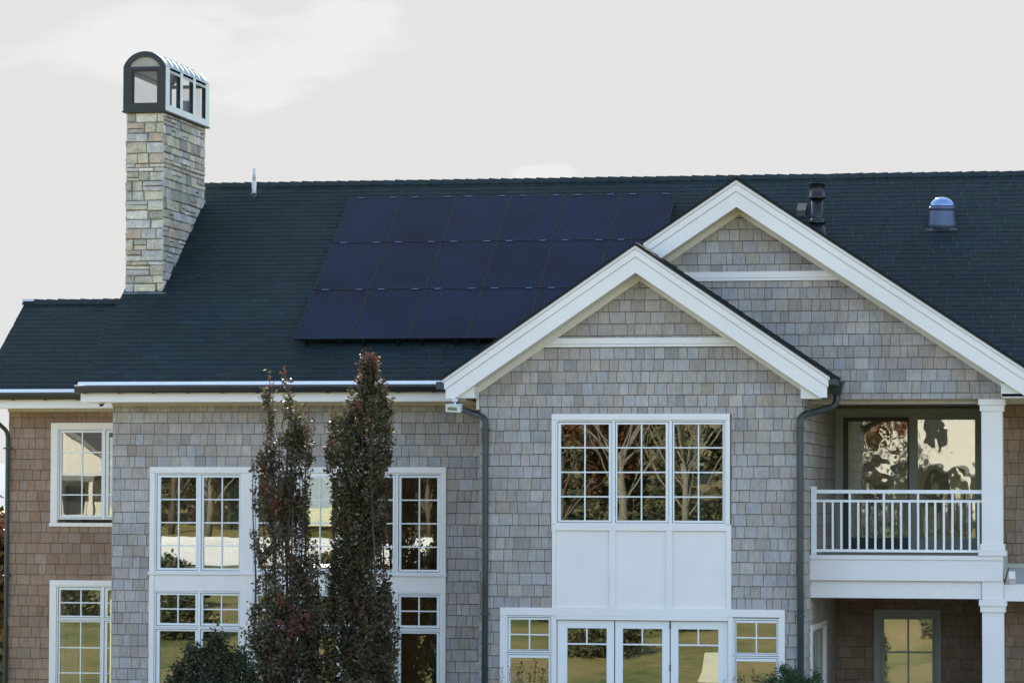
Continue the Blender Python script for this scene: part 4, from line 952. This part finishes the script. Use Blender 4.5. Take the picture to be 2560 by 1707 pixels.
EL, AZ = 29.0, -14.0                                                   # sun behind the house, a little to the left
sun = bpy.data.lights.new('sun', 'SUN'); sun.energy = 5.0; sun.angle = R(0.53); sun.color = (1.0, 0.91, 0.77)
so = bpy.data.objects.new('sun', sun); COL.objects.link(so)
sd_ = Vector((math.sin(R(AZ)) * math.cos(R(EL)), math.cos(R(AZ)) * math.cos(R(EL)), math.sin(R(EL))))
so.rotation_euler = (-sd_).to_track_quat('-Z', 'Y').to_euler(); so.location = (0, 30, 40)

w = bpy.data.worlds.new('World'); S.world = w; w.use_nodes = True; nt = w.node_tree; nt.nodes.clear()
out = N(nt, 'ShaderNodeOutputWorld'); sky = N(nt, 'ShaderNodeTexSky', sky_type='NISHITA'); sky.sun_disc = False
sky.sun_elevation = R(EL); sky.sun_rotation = R(AZ); sky.air_density = 1.0; sky.dust_density = 1.2; sky.ozone_density = 1.6
bg = N(nt, 'ShaderNodeBackground'); bg.inputs[1].default_value = 0.15; nt.links.new(sky.outputs[0], bg.inputs[0])
# thin white cloud: thick round the sun's side of the sky, opening to blue overhead and behind the camera
tc = N(nt, 'ShaderNodeTexCoord'); sep = N(nt, 'ShaderNodeSeparateXYZ'); nt.links.new(tc.outputs['Generated'], sep.inputs[0])
mp = N(nt, 'ShaderNodeMapping'); mp.inputs['Scale'].default_value = (16, 9, 48); mp.inputs['Location'].default_value = (.35, 0, .55); nt.links.new(tc.outputs['Generated'], mp.inputs[0])
nz = N(nt, 'ShaderNodeTexNoise'); nz.inputs['Scale'].default_value = 1.0; nz.inputs['Detail'].default_value = 5; nz.inputs['Roughness'].default_value = .5; nt.links.new(mp.outputs[0], nz.inputs['Vector'])
cl = N(nt, 'ShaderNodeValToRGB'); e = cl.color_ramp.elements; e[0].position = .45; e[0].color = (.793, .793, .790, 1); e[1].position = .555; e[1].color = (.875, .875, .873, 1)
def puff(d0, sc):
    sb = N(nt, 'ShaderNodeVectorMath', operation='SUBTRACT'); nt.links.new(tc.outputs['Generated'], sb.inputs[0]); sb.inputs[1].default_value = d0
    ml = N(nt, 'ShaderNodeVectorMath', operation='MULTIPLY'); nt.links.new(sb.outputs[0], ml.inputs[0]); ml.inputs[1].default_value = sc
    ln = N(nt, 'ShaderNodeVectorMath', operation='LENGTH'); nt.links.new(ml.outputs[0], ln.inputs[0]); return ln.outputs['Value']
mn = N(nt, 'ShaderNodeMath', operation='MINIMUM'); nt.links.new(puff((-.282, .949, .131), (14, 3, 64)), mn.inputs[0]); nt.links.new(puff((-.1755, .980, .0950), (80, 3, 300)), mn.inputs[1])
ms = N(nt, 'ShaderNodeMath', operation='MULTIPLY'); nt.links.new(mn.outputs[0], ms.inputs[0]); ms.inputs[1].default_value = -.30
n2 = N(nt, 'ShaderNodeMath', operation='MULTIPLY_ADD'); nt.links.new(nz.outputs['Fac'], n2.inputs[0]); n2.inputs[1].default_value = 1.1; n2.inputs[2].default_value = .20
ad = N(nt, 'ShaderNodeMath', operation='ADD'); nt.links.new(n2.outputs[0], ad.inputs[0]); nt.links.new(ms.outputs[0], ad.inputs[1])
nt.links.new(ad.outputs[0], cl.inputs[0])
bc = N(nt, 'ShaderNodeBackground'); bc.inputs[1].default_value = 0.272; nt.links.new(cl.outputs[0], bc.inputs[0])
cov = N(nt, 'ShaderNodeMapRange', interpolation_type='SMOOTHSTEP'); cov.inputs['From Min'].default_value = .30; cov.inputs['From Max'].default_value = .91; cov.inputs['To Min'].default_value = .20; cov.inputs['To Max'].default_value = 1.0
nt.links.new(sep.outputs['Y'], cov.inputs['Value'])
mx = N(nt, 'ShaderNodeMixShader'); nt.links.new(cov.outputs[0], mx.inputs[0]); nt.links.new(bg.outputs[0], mx.inputs[1]); nt.links.new(bc.outputs[0], mx.inputs[2]); nt.links.new(mx.outputs[0], out.inputs[0])

S.view_settings.view_transform = 'Standard'; S.view_settings.look = 'None'; S.view_settings.gamma = 1.0; S.view_settings.exposure = 1.85
S.cycles.max_bounces = 10; S.cycles.transparent_max_bounces = 16; S.cycles.diffuse_bounces = 5; S.cycles.glossy_bounces = 4
S.cycles.sample_clamp_indirect = 6.0
S.cycles.use_denoising = True
